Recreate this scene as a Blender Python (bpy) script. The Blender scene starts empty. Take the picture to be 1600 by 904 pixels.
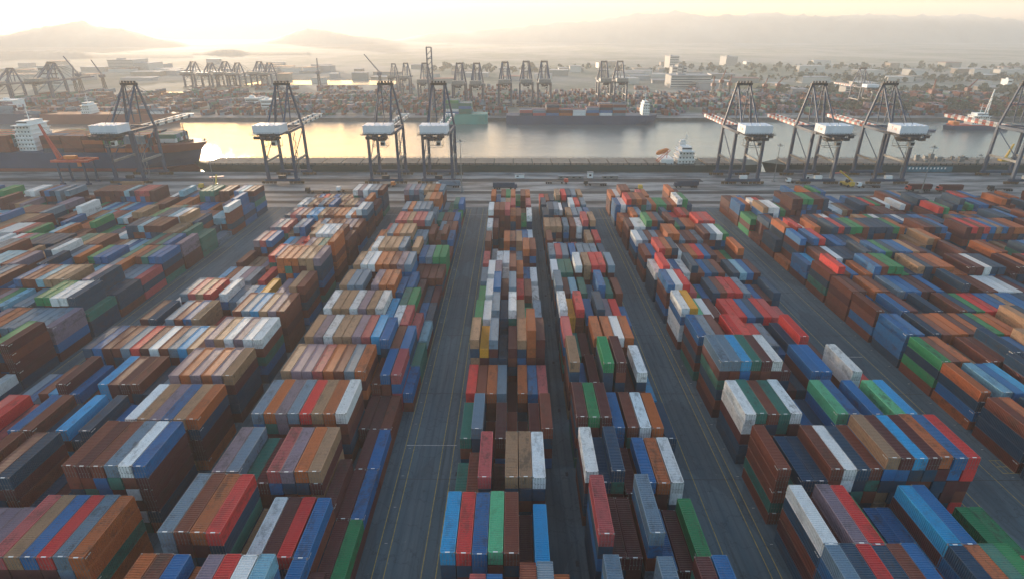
import bpy, bmesh, math, random
import numpy as np
from mathutils import Vector, Matrix
random.seed(11)
R = math.radians
SC = bpy.context.scene
COL = SC.collection

# ------------------------------------------------------------------ camera, sky, sun, exposure
HC = 88.0                       # camera height above the quay
PITCH = 24.281                  # degrees below the horizon
cam_d = bpy.data.cameras.new('camera')
cam = bpy.data.objects.new('camera', cam_d); COL.objects.link(cam)
cam_d.sensor_width = 36.0
cam_d.lens = 900.0 / 1600.0 * 36.0
cam.location = (0, 0, HC)
cam.rotation_euler = (R(90 - PITCH), 0, R(0.18))
cam_d.clip_start = 1.0
cam_d.clip_end = 60000.0
SC.camera = cam
SC.view_settings.view_transform = 'Standard'
SC.view_settings.look = 'None'
SC.view_settings.gamma = 1.0
SC.view_settings.exposure = 2.75
SUN_EL = 2.5
SUN_AZ = -27.0                  # degrees to the left of the view direction
w = bpy.data.worlds.new('World'); SC.world = w; w.use_nodes = True
wn = w.node_tree; wn.nodes.clear()
wo = wn.nodes.new('ShaderNodeOutputWorld'); wb = wn.nodes.new('ShaderNodeBackground')
sky = wn.nodes.new('ShaderNodeTexSky'); sky.sky_type = 'NISHITA'
sky.sun_disc = False
sky.sun_elevation = R(SUN_EL)
sky.sun_rotation = R(SUN_AZ)
sky.air_density = 1.0; sky.dust_density = 3; sky.ozone_density = 1.6
sky.altitude = 0
wb.inputs['Strength'].default_value = 0.15
wn.links.new(sky.outputs[0], wb.inputs[0]); wn.links.new(wb.outputs[0], wo.inputs[0])
sl = bpy.data.lights.new('sun', 'SUN'); sl.energy = 2.0; sl.angle = R(0.6); sl.color = (1,.82,.62)
sun = bpy.data.objects.new('sun', sl); COL.objects.link(sun)
sd = Vector((math.sin(R(SUN_AZ)) * math.cos(R(SUN_EL)), math.cos(R(SUN_AZ)) * math.cos(R(SUN_EL)), math.sin(R(SUN_EL))))
sun.rotation_euler = sd.to_track_quat('Z', 'Y').to_euler()
SC.cycles.volume_bounces = 1
SC.cycles.max_bounces = 6

# ------------------------------------------------------------------ materials
def new_mat(name):
    m = bpy.data.materials.new(name); m.use_nodes = True
    nt = m.node_tree; b = nt.nodes['Principled BSDF']
    return m, nt, b
def N(nt, t, **kw):
    n = nt.nodes.new(t)
    for k, v in kw.items(): setattr(n, k, v)
    return n
def mixc(nt, f, a, b, blend='MIX'):
    n = N(nt, 'ShaderNodeMix', data_type='RGBA', blend_type=blend)
    for sock, v in ((n.inputs[0], f), (n.inputs[6], a), (n.inputs[7], b)):
        if isinstance(v, bpy.types.NodeSocket): nt.links.new(v, sock)
        elif isinstance(v, (int, float)): sock.default_value = v
        else: sock.default_value = (*v, 1)
    return n.outputs[2]
def math_n(nt, op, a, b=None, clamp=False):
    n = N(nt, 'ShaderNodeMath', operation=op); n.use_clamp = clamp
    for i, v in enumerate((a, b)):
        if v is None: continue
        if isinstance(v, bpy.types.NodeSocket): nt.links.new(v, n.inputs[i])
        else: n.inputs[i].default_value = v
    return n.outputs[0]
def noise(nt, vec, scale, detail=4, rough=0.6, dim='3D'):
    n = N(nt, 'ShaderNodeTexNoise', noise_dimensions=dim)
    n.inputs['Scale'].default_value = scale; n.inputs['Detail'].default_value = detail; n.inputs['Roughness'].default_value = rough
    if vec is not None: nt.links.new(vec, n.inputs['Vector'])
    return n.outputs['Fac']
def ramp(nt, f, p0, p1, c0=(0, 0, 0), c1=(1, 1, 1)):
    n = N(nt, 'ShaderNodeValToRGB'); e = n.color_ramp.elements
    e[0].position = p0; e[1].position = p1; e[0].color = (*c0, 1); e[1].color = (*c1, 1)
    nt.links.new(f, n.inputs[0]); return n.outputs[0]
def mapping(nt, src, scale):
    m = N(nt, 'ShaderNodeMapping'); m.inputs['Scale'].default_value = scale
    nt.links.new(src, m.inputs[0]); return m.outputs[0]

def simple(name, col, rough=0.6, metal=0.0, var=0.25, scale=0.6, spec=0.4):
    m, nt, b = new_mat(name)
    geo = N(nt, 'ShaderNodeNewGeometry')
    f = noise(nt, geo.outputs['Position'], scale, 5, 0.65)
    f = ramp(nt, f, 0.3, 0.7)
    dark = tuple(c * (1 - var) for c in col); lite = tuple(min(1, c * (1 + var * 0.6)) for c in col)
    nt.links.new(mixc(nt, f, dark, lite), b.inputs['Base Color'])
    b.inputs['Roughness'].default_value = rough; b.inputs['Metallic'].default_value = metal
    b.inputs['Specular IOR Level'].default_value = spec
    return m

def container_mat(name, use_obj):
    """Painted steel: the paint colour comes with each container; rust, dust and fading on top of it."""
    m, nt, b = new_mat(name)
    geo = N(nt, 'ShaderNodeNewGeometry')
    if use_obj:
        oi = N(nt, 'ShaderNodeObjectInfo'); base = oi.outputs['Color']
        rnd = oi.outputs['Random']
    else:
        at = N(nt, 'ShaderNodeAttribute', attribute_name='paint', attribute_type='GEOMETRY'); base = at.outputs['Color']
        rnd = at.outputs['Alpha']
    pos = geo.outputs['Position']
    n1 = noise(nt, mapping(nt, pos, (0.9, 0.25, 0.9)), 0.7, 5, 0.6)
    fade = ramp(nt, n1, 0.35, 0.75)
    c1 = mixc(nt, math_n(nt, 'MULTIPLY', fade, 0.09), base, (0.28, 0.25, 0.22))
    # dust settled on upward faces, amount differs per container
    sx = N(nt, 'ShaderNodeSeparateXYZ'); nt.links.new(geo.outputs['Normal'], sx.inputs[0])
    up = math_n(nt, 'GREATER_THAN', sx.outputs[2], 0.55)
    n2 = noise(nt, mapping(nt, pos, (1.6, 0.5, 1.0)), 1.3, 6, 0.7)
    du = math_n(nt, 'MULTIPLY', ramp(nt, n2, 0.25, 0.8), math_n(nt, 'ADD', math_n(nt, 'MULTIPLY', rnd, 0.34), 0.04))
    c2 = mixc(nt, math_n(nt, 'MULTIPLY', du, up), c1, (0.25, 0.20, 0.165))
    # rust blotches and runs
    n3 = noise(nt, mapping(nt, pos, (2.2, 2.2, 0.5)), 1.1, 8, 0.75)
    ru = ramp(nt, n3, 0.575, 0.66)
    c3 = mixc(nt, math_n(nt, 'MULTIPLY', ru, math_n(nt, 'ADD', math_n(nt, 'MULTIPLY', rnd, 0.65), 0.12)), c2, (0.11, 0.045, 0.022))
    n4 = noise(nt, mapping(nt, pos, (6, 6, 1.2)), 1.0, 4, 0.7)
    c4 = mixc(nt, math_n(nt, 'MULTIPLY', ramp(nt, n4, 0.45, 0.75), 0.35), c3, (0.03, 0.03, 0.032))
    n5 = noise(nt, mapping(nt, pos, (0.7, 0.35, 0.7)), 0.9, 7, 0.7)
    c4 = mixc(nt, math_n(nt, 'MULTIPLY', ramp(nt, n5, 0.50, 0.62), math_n(nt, 'MULTIPLY', rnd, 0.6)), c4, (0.06, 0.048, 0.04))
    nt.links.new(c4, b.inputs['Base Color'])
    rg = math_n(nt, 'ADD', math_n(nt, 'MULTIPLY', n2, 0.3), 0.55); nt.links.new(rg, b.inputs['Roughness'])
    b.inputs['Roughness'].default_value = 0.72
    b.inputs['Specular IOR Level'].default_value = 0.22
    if not use_obj:
        lc = N(nt, 'ShaderNodeAttribute', attribute_name='rib', attribute_type='GEOMETRY')
        sn = math_n(nt, 'SINE', math_n(nt, 'MULTIPLY', lc.outputs['Fac'], 15.7))
        bp = N(nt, 'ShaderNodeBump'); bp.inputs['Strength'].default_value = 0.9; bp.inputs['Distance'].default_value = 0.07
        nt.links.new(sn, bp.inputs['Height']); nt.links.new(bp.outputs[0], b.inputs['Normal'])
    return m

M = {}
M['paint'] = container_mat('container_paint', True)
M['paint_stuff'] = container_mat('container_paint_many', False)
M['mark'] = simple('white_decal', (0.72, 0.72, 0.70), 0.6, 0, 0.1)
M['casting'] = simple('corner_steel', (0.20, 0.195, 0.185), 0.6, 0.2)
M['crane'] = simple('crane_blue_grey', (0.028, 0.062, 0.115), 0.6, 0, 0.3, 0.15)
M['crane_dark'] = simple('crane_dark', (0.022, 0.026, 0.032), 0.6, 0, 0.3, 0.3)
M['house'] = simple('machinery_white', (0.74, 0.76, 0.80), 0.5, 0, 0.12, 0.12)
M['white'] = simple('white_paint', (0.78, 0.78, 0.76), 0.5, 0, 0.12, 0.2)
M['red'] = simple('red_paint', (0.50, 0.06, 0.035), 0.5, 0, 0.2, 0.3)
M['orange'] = simple('orange_paint', (0.65, 0.19, 0.04), 0.5, 0, 0.2, 0.3)
M['yellow'] = simple('yellow_paint', (0.62, 0.40, 0.05), 0.6, 0, 0.25, 0.4)
M['bogie'] = simple('bogie_rust', (0.13, 0.075, 0.03), 0.7, 0, 0.4, 0.4)
M['rail_steel'] = simple('walkway_steel', (0.25, 0.25, 0.24), 0.6, 0.3)
M['tyre'] = simple('rubber', (0.02, 0.02, 0.02), 0.8)
M['hull_red'] = simple('hull_red_brown', (0.20, 0.055, 0.04), 0.6, 0, 0.25, 0.05)
M['hull_blue'] = simple('hull_blue_black', (0.020, 0.055, 0.115), 0.6, 0, 0.25, 0.05)
M['hull_green'] = simple('hull_dark_green', (0.016, 0.045, 0.042), 0.6, 0, 0.3, 0.06)
M['hull_cyan'] = simple('hull_faded_cyan', (0.06, 0.18, 0.24), 0.6, 0, 0.5, 0.25)
M['hull_teal'] = simple('hull_teal', (0.05, 0.28, 0.24), 0.6, 0, 0.2, 0.05)
M['deck'] = simple('hatch_cover', (0.30, 0.24, 0.19), 0.8, 0, 0.3, 0.15)
M['glass'] = simple('dark_glass', (0.02, 0.03, 0.04), 0.15, 0, 0.1)
M['concrete_far'] = simple('building_pale', (0.48, 0.46, 0.43), 0.8, 0, 0.15, 0.03)
M['roof_far'] = simple('roof_grey', (0.30, 0.30, 0.31), 0.8, 0, 0.2, 0.03)
M['foliage'] = simple('foliage', (0.09, 0.115, 0.075), 0.9, 0, 0.5, 0.08)
M['hill'] = simple('hill_scrub', (0.20, 0.20, 0.17), 0.95, 0, 0.4, 0.004)
M['field'] = simple('field', (0.19, 0.16, 0.07), 0.95, 0, 0.3, 0.01)
M['kerb'] = simple('kerb_concrete', (0.27, 0.26, 0.25), 0.85, 0, 0.3, 0.4)
M['wall'] = simple('quay_wall', (0.12, 0.115, 0.11), 0.9, 0, 0.4, 0.2)
M['line'] = simple('yellow_line', (0.36, 0.27, 0.07), 0.8, 0, 0.5, 1.2)
M['wline'] = simple('white_line', (0.42, 0.42, 0.40), 0.8, 0, 0.5, 1.2)
M['asphalt_patch'] = simple('asphalt_patch', (0.040, 0.042, 0.045), 0.85, 0, 0.4, 0.3)

def ground_mat():
    m, nt, b = new_mat('yard_paving')
    geo = N(nt, 'ShaderNodeNewGeometry'); pos = geo.outputs['Position']
    big = ramp(nt, noise(nt, pos, 0.025, 6, 0.6), 0.35, 0.65)
    c = mixc(nt, big, (0.058, 0.098, 0.122), (0.100, 0.142, 0.165))
    streak = ramp(nt, noise(nt, mapping(nt, pos, (0.8, 0.05, 1)), 0.55, 6, 0.65), 0.42, 0.75)
    c = mixc(nt, math_n(nt, 'MULTIPLY', streak, 0.5), c, (0.17, 0.20, 0.22))
    tyre = ramp(nt, noise(nt, mapping(nt, pos, (1.1, 0.03, 1)), 0.8, 5, 0.6), 0.55, 0.75)
    c = mixc(nt, math_n(nt, 'MULTIPLY', tyre, 0.75), c, (0.022, 0.03, 0.036))
    wvt = N(nt, 'ShaderNodeTexWave', wave_type='BANDS', bands_direction='X'); wvt.inputs['Scale'].default_value = 0.17; wvt.inputs['Distortion'].default_value = 6.0; wvt.inputs['Detail'].default_value = 4; wvt.inputs['Detail Scale'].default_value = 0.6
    nt.links.new(mapping(nt, pos, (1.0, 0.06, 1)), wvt.inputs['Vector'])
    c = mixc(nt, math_n(nt, 'MULTIPLY', ramp(nt, wvt.outputs['Fac'], 0.82, 1.0), 0.24), c, (0.028, 0.038, 0.045))
    spots = ramp(nt, noise(nt, pos, 0.45, 8, 0.75), 0.60, 0.68)
    c = mixc(nt, math_n(nt, 'MULTIPLY', spots, 0.6), c, (0.028, 0.03, 0.033))
    lite = ramp(nt, noise(nt, mapping(nt, pos, (1.7, 0.6, 1)), 0.5, 9, 0.8), 0.60, 0.70)
    c = mixc(nt, math_n(nt, 'MULTIPLY', lite, 0.55), c, (0.30, 0.32, 0.33))
    patch = N(nt, 'ShaderNodeTexVoronoi'); patch.inputs['Scale'].default_value = 0.07; patch.inputs['Randomness'].default_value = 0.9
    nt.links.new(mapping(nt, pos, (1.6, 0.5, 1)), patch.inputs['Vector'])
    pw = N(nt, 'ShaderNodeSeparateColor'); nt.links.new(patch.outputs['Color'], pw.inputs[0])
    c = mixc(nt, math_n(nt, 'MULTIPLY', math_n(nt, 'GREATER_THAN', pw.outputs[0], 0.72), 0.35), c, (0.045, 0.06, 0.07))
    crack = N(nt, 'ShaderNodeTexVoronoi', feature='DISTANCE_TO_EDGE'); crack.inputs['Scale'].default_value = 0.16
    wv = N(nt, 'ShaderNodeVectorMath', operation='ADD'); nz = N(nt, 'ShaderNodeTexNoise'); nz.inputs['Scale'].default_value = 0.4; nz.inputs['Detail'].default_value = 5
    nt.links.new(pos, nz.inputs['Vector'])
    sc_ = N(nt, 'ShaderNodeVectorMath', operation='SCALE'); sc_.inputs['Scale'].default_value = 5.0
    nt.links.new(nz.outputs['Color'], sc_.inputs[0]); nt.links.new(pos, wv.inputs[0]); nt.links.new(sc_.outputs[0], wv.inputs[1]); nt.links.new(wv.outputs[0], crack.inputs['Vector'])
    ck = ramp(nt, crack.outputs['Distance'], 0.0, 0.02, (1, 1, 1), (0, 0, 0))
    c = mixc(nt, math_n(nt, 'MULTIPLY', ck, 0.5), c, (0.025, 0.03, 0.035))
    grain = noise(nt, pos, 3.0, 6, 0.8)
    c = mixc(nt, math_n(nt, 'MULTIPLY', ramp(nt, grain, 0.35, 0.7), 0.3), c, (0.05, 0.055, 0.06))
    nt.links.new(c, b.inputs['Base Color'])
    b.inputs['Roughness'].default_value = 0.8; b.inputs['Specular IOR Level'].default_value = 0.15
    return m
M['ground'] = ground_mat()

def apron_mat():
    m, nt, b = new_mat('apron_concrete')
    geo = N(nt, 'ShaderNodeNewGeometry'); pos = geo.outputs['Position']
    f = ramp(nt, noise(nt, mapping(nt, pos, (0.12, 0.5, 1)), 0.25, 6, 0.65), 0.40, 0.60)
    c = mixc(nt, f, (0.10, 0.10, 0.10), (0.34, 0.33, 0.32))
    d = ramp(nt, noise(nt, mapping(nt, pos, (0.05, 1.2, 1)), 0.3, 5, 0.7), 0.55, 0.68)
    c = mixc(nt, math_n(nt, 'MULTIPLY', d, 0.8), c, (0.05, 0.05, 0.05))
    nt.links.new(c, b.inputs['Base Color'])
    b.inputs['Roughness'].default_value = 0.65; b.inputs['Specular IOR Level'].default_value = 0.3
    return m
M['apron'] = apron_mat()

def water_mat():
    m, nt, b = new_mat('harbour_water')
    geo = N(nt, 'ShaderNodeNewGeometry'); pos = geo.outputs['Position']
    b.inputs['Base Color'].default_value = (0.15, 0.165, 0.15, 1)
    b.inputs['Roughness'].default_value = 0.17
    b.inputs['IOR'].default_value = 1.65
    n1 = noise(nt, mapping(nt, pos, (1.0, 1.6, 1)), 0.30, 6, 0.65)
    n2 = noise(nt, mapping(nt, pos, (0.3, 0.6, 1)), 0.06, 3, 0.5)
    h = math_n(nt, 'ADD', n1, math_n(nt, 'MULTIPLY', n2, 1.5))
    bp = N(nt, 'ShaderNodeBump'); bp.inputs['Strength'].default_value = 0.5; bp.inputs['Distance'].default_value = 0.7
    nt.links.new(h, bp.inputs['Height']); nt.links.new(bp.outputs[0], b.inputs['Normal'])
    return m
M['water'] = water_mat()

def land_mat():
    m, nt, b = new_mat('far_land')
    geo = N(nt, 'ShaderNodeNewGeometry'); pos = geo.outputs['Position']
    f = ramp(nt, noise(nt, mapping(nt, pos, (1, 0.6, 1)), 0.004, 8, 0.7), 0.42, 0.58)
    c = mixc(nt, f, (0.10, 0.125, 0.085), (0.26, 0.25, 0.22))
    g = ramp(nt, noise(nt, pos, 0.02, 6, 0.8), 0.55, 0.62)
    c = mixc(nt, math_n(nt, 'MULTIPLY', g, 0.6), c, (0.33, 0.31, 0.29))
    nt.links.new(c, b.inputs['Base Color']); b.inputs['Roughness'].default_value = 0.95
    return m
M['land'] = land_mat()

# ------------------------------------------------------------------ mesh helpers
class MB:
    def __init__(s): s.v = []; s.f = []; s.mi = []
    def box(s, x0, x1, y0, y1, z0, z1, mi=0):
        b = len(s.v)
        s.v += [(x0, y0, z0), (x1, y0, z0), (x1, y1, z0), (x0, y1, z0), (x0, y0, z1), (x1, y0, z1), (x1, y1, z1), (x0, y1, z1)]
        for q in ((3, 2, 1, 0), (4, 5, 6, 7), (0, 1, 5, 4), (1, 2, 6, 5), (2, 3, 7, 6), (3, 0, 4, 7)):
            s.f.append(tuple(b + i for i in q)); s.mi.append(mi)
        return s
    def beam(s, p, q, w, h=None, n=4, w2=None, mi=0):
        """bar from p to q, section w x h (n == 4) or round with diameter w"""
        h = h or w; w2 = w2 or w
        p = Vector(p); q = Vector(q); d = (q - p)
        if d.length < 1e-6: return s
        d.normalize(); up = Vector((0, 0, 1)) if abs(d.z) < 0.95 else Vector((0, 1, 0))
        sx = d.cross(up).normalized(); sy = sx.cross(d).normalized()
        b = len(s.v)
        for e, (pt, k) in enumerate(((p, 1.0), (q, w2 / w))):
            for i in range(n):
                if n == 4:
                    a = ((-.5, -.5), (.5, -.5), (.5, .5), (-.5, .5))[i]
                    o = sx * a[0] * w * k + sy * a[1] * h * k
                else:
                    t = 2 * math.pi * i / n
                    o = sx * math.cos(t) * w * .5 * k + sy * math.sin(t) * h * .5 * k
                s.v.append(tuple(pt + o))
        for i in range(n):
            j = (i + 1) % n
            s.f.append((b + i, b + j, b + n + j, b + n + i)); s.mi.append(mi)
        s.f.append(tuple(b + i for i in reversed(range(n)))); s.mi.append(mi)
        s.f.append(tuple(b + n + i for i in range(n))); s.mi.append(mi)
        return s
    def prism(s, pts, z0, z1, mi=0):
        """pts: outline in plan (counter-clockwise)"""
        b = len(s.v); n = len(pts)
        s.v += [(x, y, z0) for x, y in pts] + [(x, y, z1) for x, y in pts]
        for i in range(n):
            j = (i + 1) % n
            s.f.append((b + i, b + j, b + n + j, b + n + i)); s.mi.append(mi)
        s.f.append(tuple(b + i for i in reversed(range(n)))); s.mi.append(mi)
        s.f.append(tuple(b + n + i for i in range(n))); s.mi.append(mi)
        return s
    def loft(s, rings, mi=0, cap=True):
        b = len(s.v); n = len(rings[0])
        for r in rings: s.v += [tuple(p) for p in r]
        for k in range(len(rings) - 1):
            for i in range(n):
                j = (i + 1) % n
                s.f.append((b + k * n + i, b + k * n + j, b + (k + 1) * n + j, b + (k + 1) * n + i)); s.mi.append(mi)
        if cap:
            s.f.append(tuple(b + i for i in reversed(range(n)))); s.mi.append(mi)
            s.f.append(tuple(b + (len(rings) - 1) * n + i for i in range(n))); s.mi.append(mi)
        return s
    def quad(s, a, b_, c, d, mi=0):
        b = len(s.v); s.v += [a, b_, c, d]; s.f.append((b, b + 1, b + 2, b + 3)); s.mi.append(mi); return s
    def mesh(s, name, mats):
        me = bpy.data.meshes.new(name); me.from_pydata(s.v, [], s.f)
        if not isinstance(mats, (list, tuple)): mats = [mats]
        for m in mats: me.materials.append(m)
        if len(mats) > 1: me.polygons.foreach_set('material_index', s.mi)
        me.update(); return me
    def build(s, name, mats, parent=None):
        return link(name, s.mesh(name, mats), parent)

def link(name, me, parent=None, loc=None):
    o = bpy.data.objects.new(name, me); COL.objects.link(o)
    if parent is not None: o.parent = parent
    if loc is not None: o.location = loc
    return o
def empty(name, loc=(0, 0, 0), rz=0.0):
    o = bpy.data.objects.new(name, None); COL.objects.link(o); o.location = loc; o.rotation_euler = (0, 0, rz)
    o.empty_display_size = 0.5
    return o
def tag(o, label=None, cat=None, group=None, kind=None):
    if label: o['label'] = label
    if cat: o['category'] = cat
    if group: o['group'] = group
    if kind: o['kind'] = kind
    return o
KIDS = {}
def copy_tree(o, parent=None):
    c = o.copy(); COL.objects.link(c)
    if parent is not None: c.parent = parent
    for ch in [x for x in o.children]: copy_tree(ch, c)
    return c

# pixel -> place helpers (used only to read sizes off the survey picture when laying things out)
_c, _s = math.cos(R(PITCH)), math.sin(R(PITCH))
def place(px, py, z=0.0):
    h = HC - z; Z = 900.0 * h / ((py - 46.0) * _c)
    return ((px - 803.0) * Z / 900.0, (Z - h * _s) / _c)

# ------------------------------------------------------------------ ground, water, land
def sheet(name, x0, x1, y0, y1, z, mat, kind='structure'):
    mb = MB(); mb.quad((x0, y0, z), (x1, y0, z), (x1, y1, z), (x0, y1, z))
    o = mb.build(name, mat); o['kind'] = kind; return o
QE = 386.0                                   # near quay edge
FE = 648.0                                   # far quay edge
sheet('yard_ground', -900, 900, -200, 303, 0.0, M['ground'])
sheet('apron_road', -900, 900, 303, QE, 0.0, M['apron'])
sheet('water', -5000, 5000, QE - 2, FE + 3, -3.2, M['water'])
qw = MB(); qw.box(-900, 900, QE, QE + 0.8, -8, 0.25); qw.build('quay_wall', M['wall'])['kind'] = 'structure'
qf = MB(); qf.box(-5000, 5000, FE - 0.9, FE, -8, 0.3); qf.build('far_quay_wall', M['wall'])['kind'] = 'structure'
sheet('seabed_land', -5000, 5000, -400, FE, -8.0, M['wall'])
sheet('far_land', -5000, 5000, FE, 5600, 0.0, M['land'])
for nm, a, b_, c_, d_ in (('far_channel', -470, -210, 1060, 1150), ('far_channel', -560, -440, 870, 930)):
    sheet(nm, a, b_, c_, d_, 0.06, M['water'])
# pale far-side apron
sheet('far_apron', -1400, 700, FE, 690, 0.03, M['apron'])

# painted lines and slab joints down the lanes
ln = []
def lane_lines(xs, y0, y1, wd=0.16, mat='line', name='lane_line'):
    for x in xs:
        o = sheet(name, x - wd / 2, x + wd / 2, y0, y1, 0.008, M[mat])
lane_lines((-25.0, -22.9, -16.3, -13.7), 40, 300)
lane_lines((45.6, 47.3, 38.6), 40, 300)
lane_lines((91.5, 94.5, 103.5), 60, 300)
lane_lines((-125.5, -129.6), 90, 300)
for y in (96, 128, 160, 192, 224, 256, 288):
    for a, b_ in ((-24.6, -12), (35.5, 49), (87, 108.5)):
        sheet('slab_joint', a, b_, y, y + 0.18, 0.004, M['asphalt_patch'])
for y, a, b_ in ((107, -24.8, -13.2), (70, 8.9, 13.0), (147, 95, 103), (289, -90, -12), (283, 30, 60)):
    sheet('cross_line', a, b_, y, y + 0.22, 0.012, M['wline'])
gx, gy = place(1572, 727)
for k in range(5):
    sheet('hatched_marking', gx - 2.4 + k * 1.2, gx - 2.25 + k * 1.2, gy - 2, gy + 2, 0.016, M['line'])
for k in range(3): sheet('hatched_marking', gx - 2.5, gx + 2.6, gy - 2.1 + k * 2.05, gy - 1.95 + k * 2.05, 0.020, M['line'])
for y in range(70, 296, 9):
    for a in (-24.2, 34.9, 48.2, 87.6, 107.6): sheet('bay_mark', a, a + .55, y, y + .14, 0.016, M['wline'])
for y in range(74, 290, 23):
    for a in (-12.6, 35.6, 11.3): sheet('drain_cover', a, a + .6, y, y + 1.3, 0.018, M['asphalt_patch'])
for yy in (306, 318, 326, 349, 351.5, 376.5, 379):
    sheet('crane_rail' if yy > 345 else 'road_marking', -700, 700, yy, yy + 0.35, 0.012, M['asphalt_patch'] if yy > 345 else M['wline'])
for x0, x1, y0, y1 in ((-300, 300, 310, 315.5), (-150, 260, 331, 337), (-400, 120, 360, 368)):
    sheet('worn_track', x0, x1, y0, y1, 0.006, M['asphalt_patch'])

# ------------------------------------------------------------------ shipping containers
CW, CL, CH = 2.36, 13.15, 2.69
PAL = {
 'r': (0.205, 0.048, 0.028),
 'm': (0.115, 0.024, 0.026),
 'o': (0.4902, 0.1197, 0.0285),
 't': (0.4104, 0.228, 0.1254),
 'b': (0.0046, 0.1425, 0.3534),
 'n': (0.01, 0.06, 0.118),
 'c': (0.0114, 0.342, 0.6384),
 's': (0.1617, 0.2462, 0.3232),
 'g': (0.0154, 0.2516, 0.0918),
 'e': (0.0231, 0.183, 0.1412),
 'G': (0.1171, 0.4924, 0.256),
 'w': (0.78, 0.78, 0.7757),
 'p': (0.2502, 0.1808, 0.2295),
 'y': (0.7555, 0.3387, 0.0123),
 'R': (0.6618, 0.0339, 0.0339),
 'k': (0.5079, 0.0847, 0.0893),
 'l': (0.2269, 0.4631, 0.5742)}
CNAME = {'r': 'rust brown', 'm': 'dark maroon', 'o': 'orange', 't': 'sandy tan', 'b': 'strong blue', 'n': 'navy', 'c': 'bright blue',
 's': 'slate grey', 'g': 'green', 'e': 'dark teal', 'G': 'pale green', 'w': 'off-white', 'p': 'mauve grey', 'y': 'yellow',
 'R': 'bright red', 'k': 'pinkish red', 'l': 'pale blue'}

boxes = []   # each: dict(block, bay, col, tier, ntiers, x, y, z, c)
def rc(s): return random.choice(s)
def block(name, xs, d0, pitch, bays, rows, pal, tiers, nbays, under='rmnmnbrnmnrbenm', side=1, runs=0.0, jit=0.12, thin=0.0):
    """xs: x of each column; rows: {bay: (colours, heights)}; others random"""
    for k in range(bays, nbays):
        d = d0 + pitch * k
        cs, ts = rows.get(k, (None, None))
        prev = None; pt = None
        base_t = rc(tiers)
        off = random.uniform(-0.4, 0.4)
        for i, x in enumerate(xs):
            if abs(x) > 0.95 * (d + CL) + 30: continue
            if name == 'low left block' and ((k >= 4 and i < 3) or (k >= 5 and i < 5) or (k >= 7 and i < 7)): continue
            if cs is not None and i < len(cs):
                c = cs[i]; t = int(ts[i])
                if c == '.': c = rc(pal)
            else:
                c = prev if (prev and random.random() < runs) else rc(pal)
                t = pt if (pt is not None and random.random() < 0.5) else max(0, rc(tiers) if random.random() < 0.55 else base_t)
                if random.random() < thin: t = max(0, t - rc((1, 2, 3)))
            prev = c; pt = t
            dx = random.uniform(-jit, jit) * 0.3
            for q in range(t):
                cc = c if q == t - 1 else (c if random.random() < 0.18 else rc(under))
                boxes.append(dict(b=name, k=k, i=i, q=q, t=t, x=x + dx * 0.5 + random.uniform(-0.03, 0.03), y=d + off + random.uniform(-jit, jit), z=q * 2.73 + 0.012, c=cc,
                                  side=side, n=len(xs)))
def cols(x0, n, p): return [x0 + p * i for i in range(n)]
# G1 : six tall columns left of the gap
block('tall left block', cols(-81.6, 6, 2.55), 64.1, 17.1, -1, {
  -1: ('rktbRs', '444444'), 0: ('ktbRso', '555555'), 1: ('rmrswb', '666666'), 2: ('wtpbto', '555555'), 3: ('popopt', '555555'),
  4: ('ptwpww', '555555'), 5: ('rsctpr', '555555'), 6: ('yspptr', '424455'), 7: ('ooottp', '666666'), 8: ('ppteto', '455556'),
  9: ('twwwrr', '555554'), 10: ('rrrppr', '444444')}, 'trposwm', (4, 5, 5), 14, side=-1)
# G1 left part: lower columns
block('low left block', cols(-122.0, 16, 2.52), 64.1, 17.1, 0, {
  1: ('mrgecrmgrtmnnmne', '5445544354552222'), 2: ('RckRkrbrnmcnnbmn', '3344334432434333'), 3: ('sbnrcmbrmcmmrnsn', '2223343224444333'),
  4: ('wpsnbmrsRmwrsctr', '3244444444444444')}, 'mrnbsctpwRk', (2, 3, 3, 4, 4), 14, side=-1)
# G2 : eight tall columns
block('wide left block', cols(-55.8, 8, 2.54), 66.3, 17.0, -1, {
  -1: ('orbopRwl', '66656666'), 0: ('sroRtwmR', '66663444'), 1: ('psemkpot', '55445555'), 2: ('sopsRtow', '55555555'),
  3: ('tppkorso', '55555555'), 4: ('tpwttpkc', '55555555'), 5: ('wttwptwc', '55555554'), 6: ('tssspoob', '55525554'),
  7: ('twwoorps', '55555555'), 8: ('twtttstt', '45555525'), 9: ('otsottss', '44555544'), 10: ('kkkktkks', '33555555'),
  11: ('rrsossss', '22555554'), 12: ('rrrottoo', '22223555')}, 'twpoks', (4, 5, 5), 14, side=-1)
block('lane-side left block', cols(-35.3, 4, 2.55), 66.3, 13.35, -1, {
  -1: ('bmbn', '4320'), 0: ('bmgm', '4220'), 1: ('mmbm', '3220'), 2: ('mmbm', '0220'), 3: ('mmrm', '2220'), 4: ('rbkb', '3442'), 5: ('brbe', '5442'),
  6: ('wkkl', '4432'), 7: ('egbn', '4422'), 8: ('bmnm', '4322')}, 'bnmrgreks', (2, 3, 3, 4), 17, side=-1)
# G4 : centre block
block('centre block', cols(-11.5, 8, 2.5), 65.0, 17.0, -1, {
  -1: ('omkbmrso', '31553665'), 0: ('cRbGrmcm', '55555340'), 1: ('erkmttwm', '23525550'), 2: ('esrmrmmr', '34132134'),
  3: ('Rrosmobk', '33331333'), 4: ('tysnmtom', '54534565'), 5: ('gwsnwtGs', '44545434'), 6: ('gwbmsRrw', '34545443'), 7: ('swpwrobw', '34435433')},
  'rwrgbkoswtmr', (2, 3, 4, 4, 5), 14, side=1, jit=0.2, thin=0.15)
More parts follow.
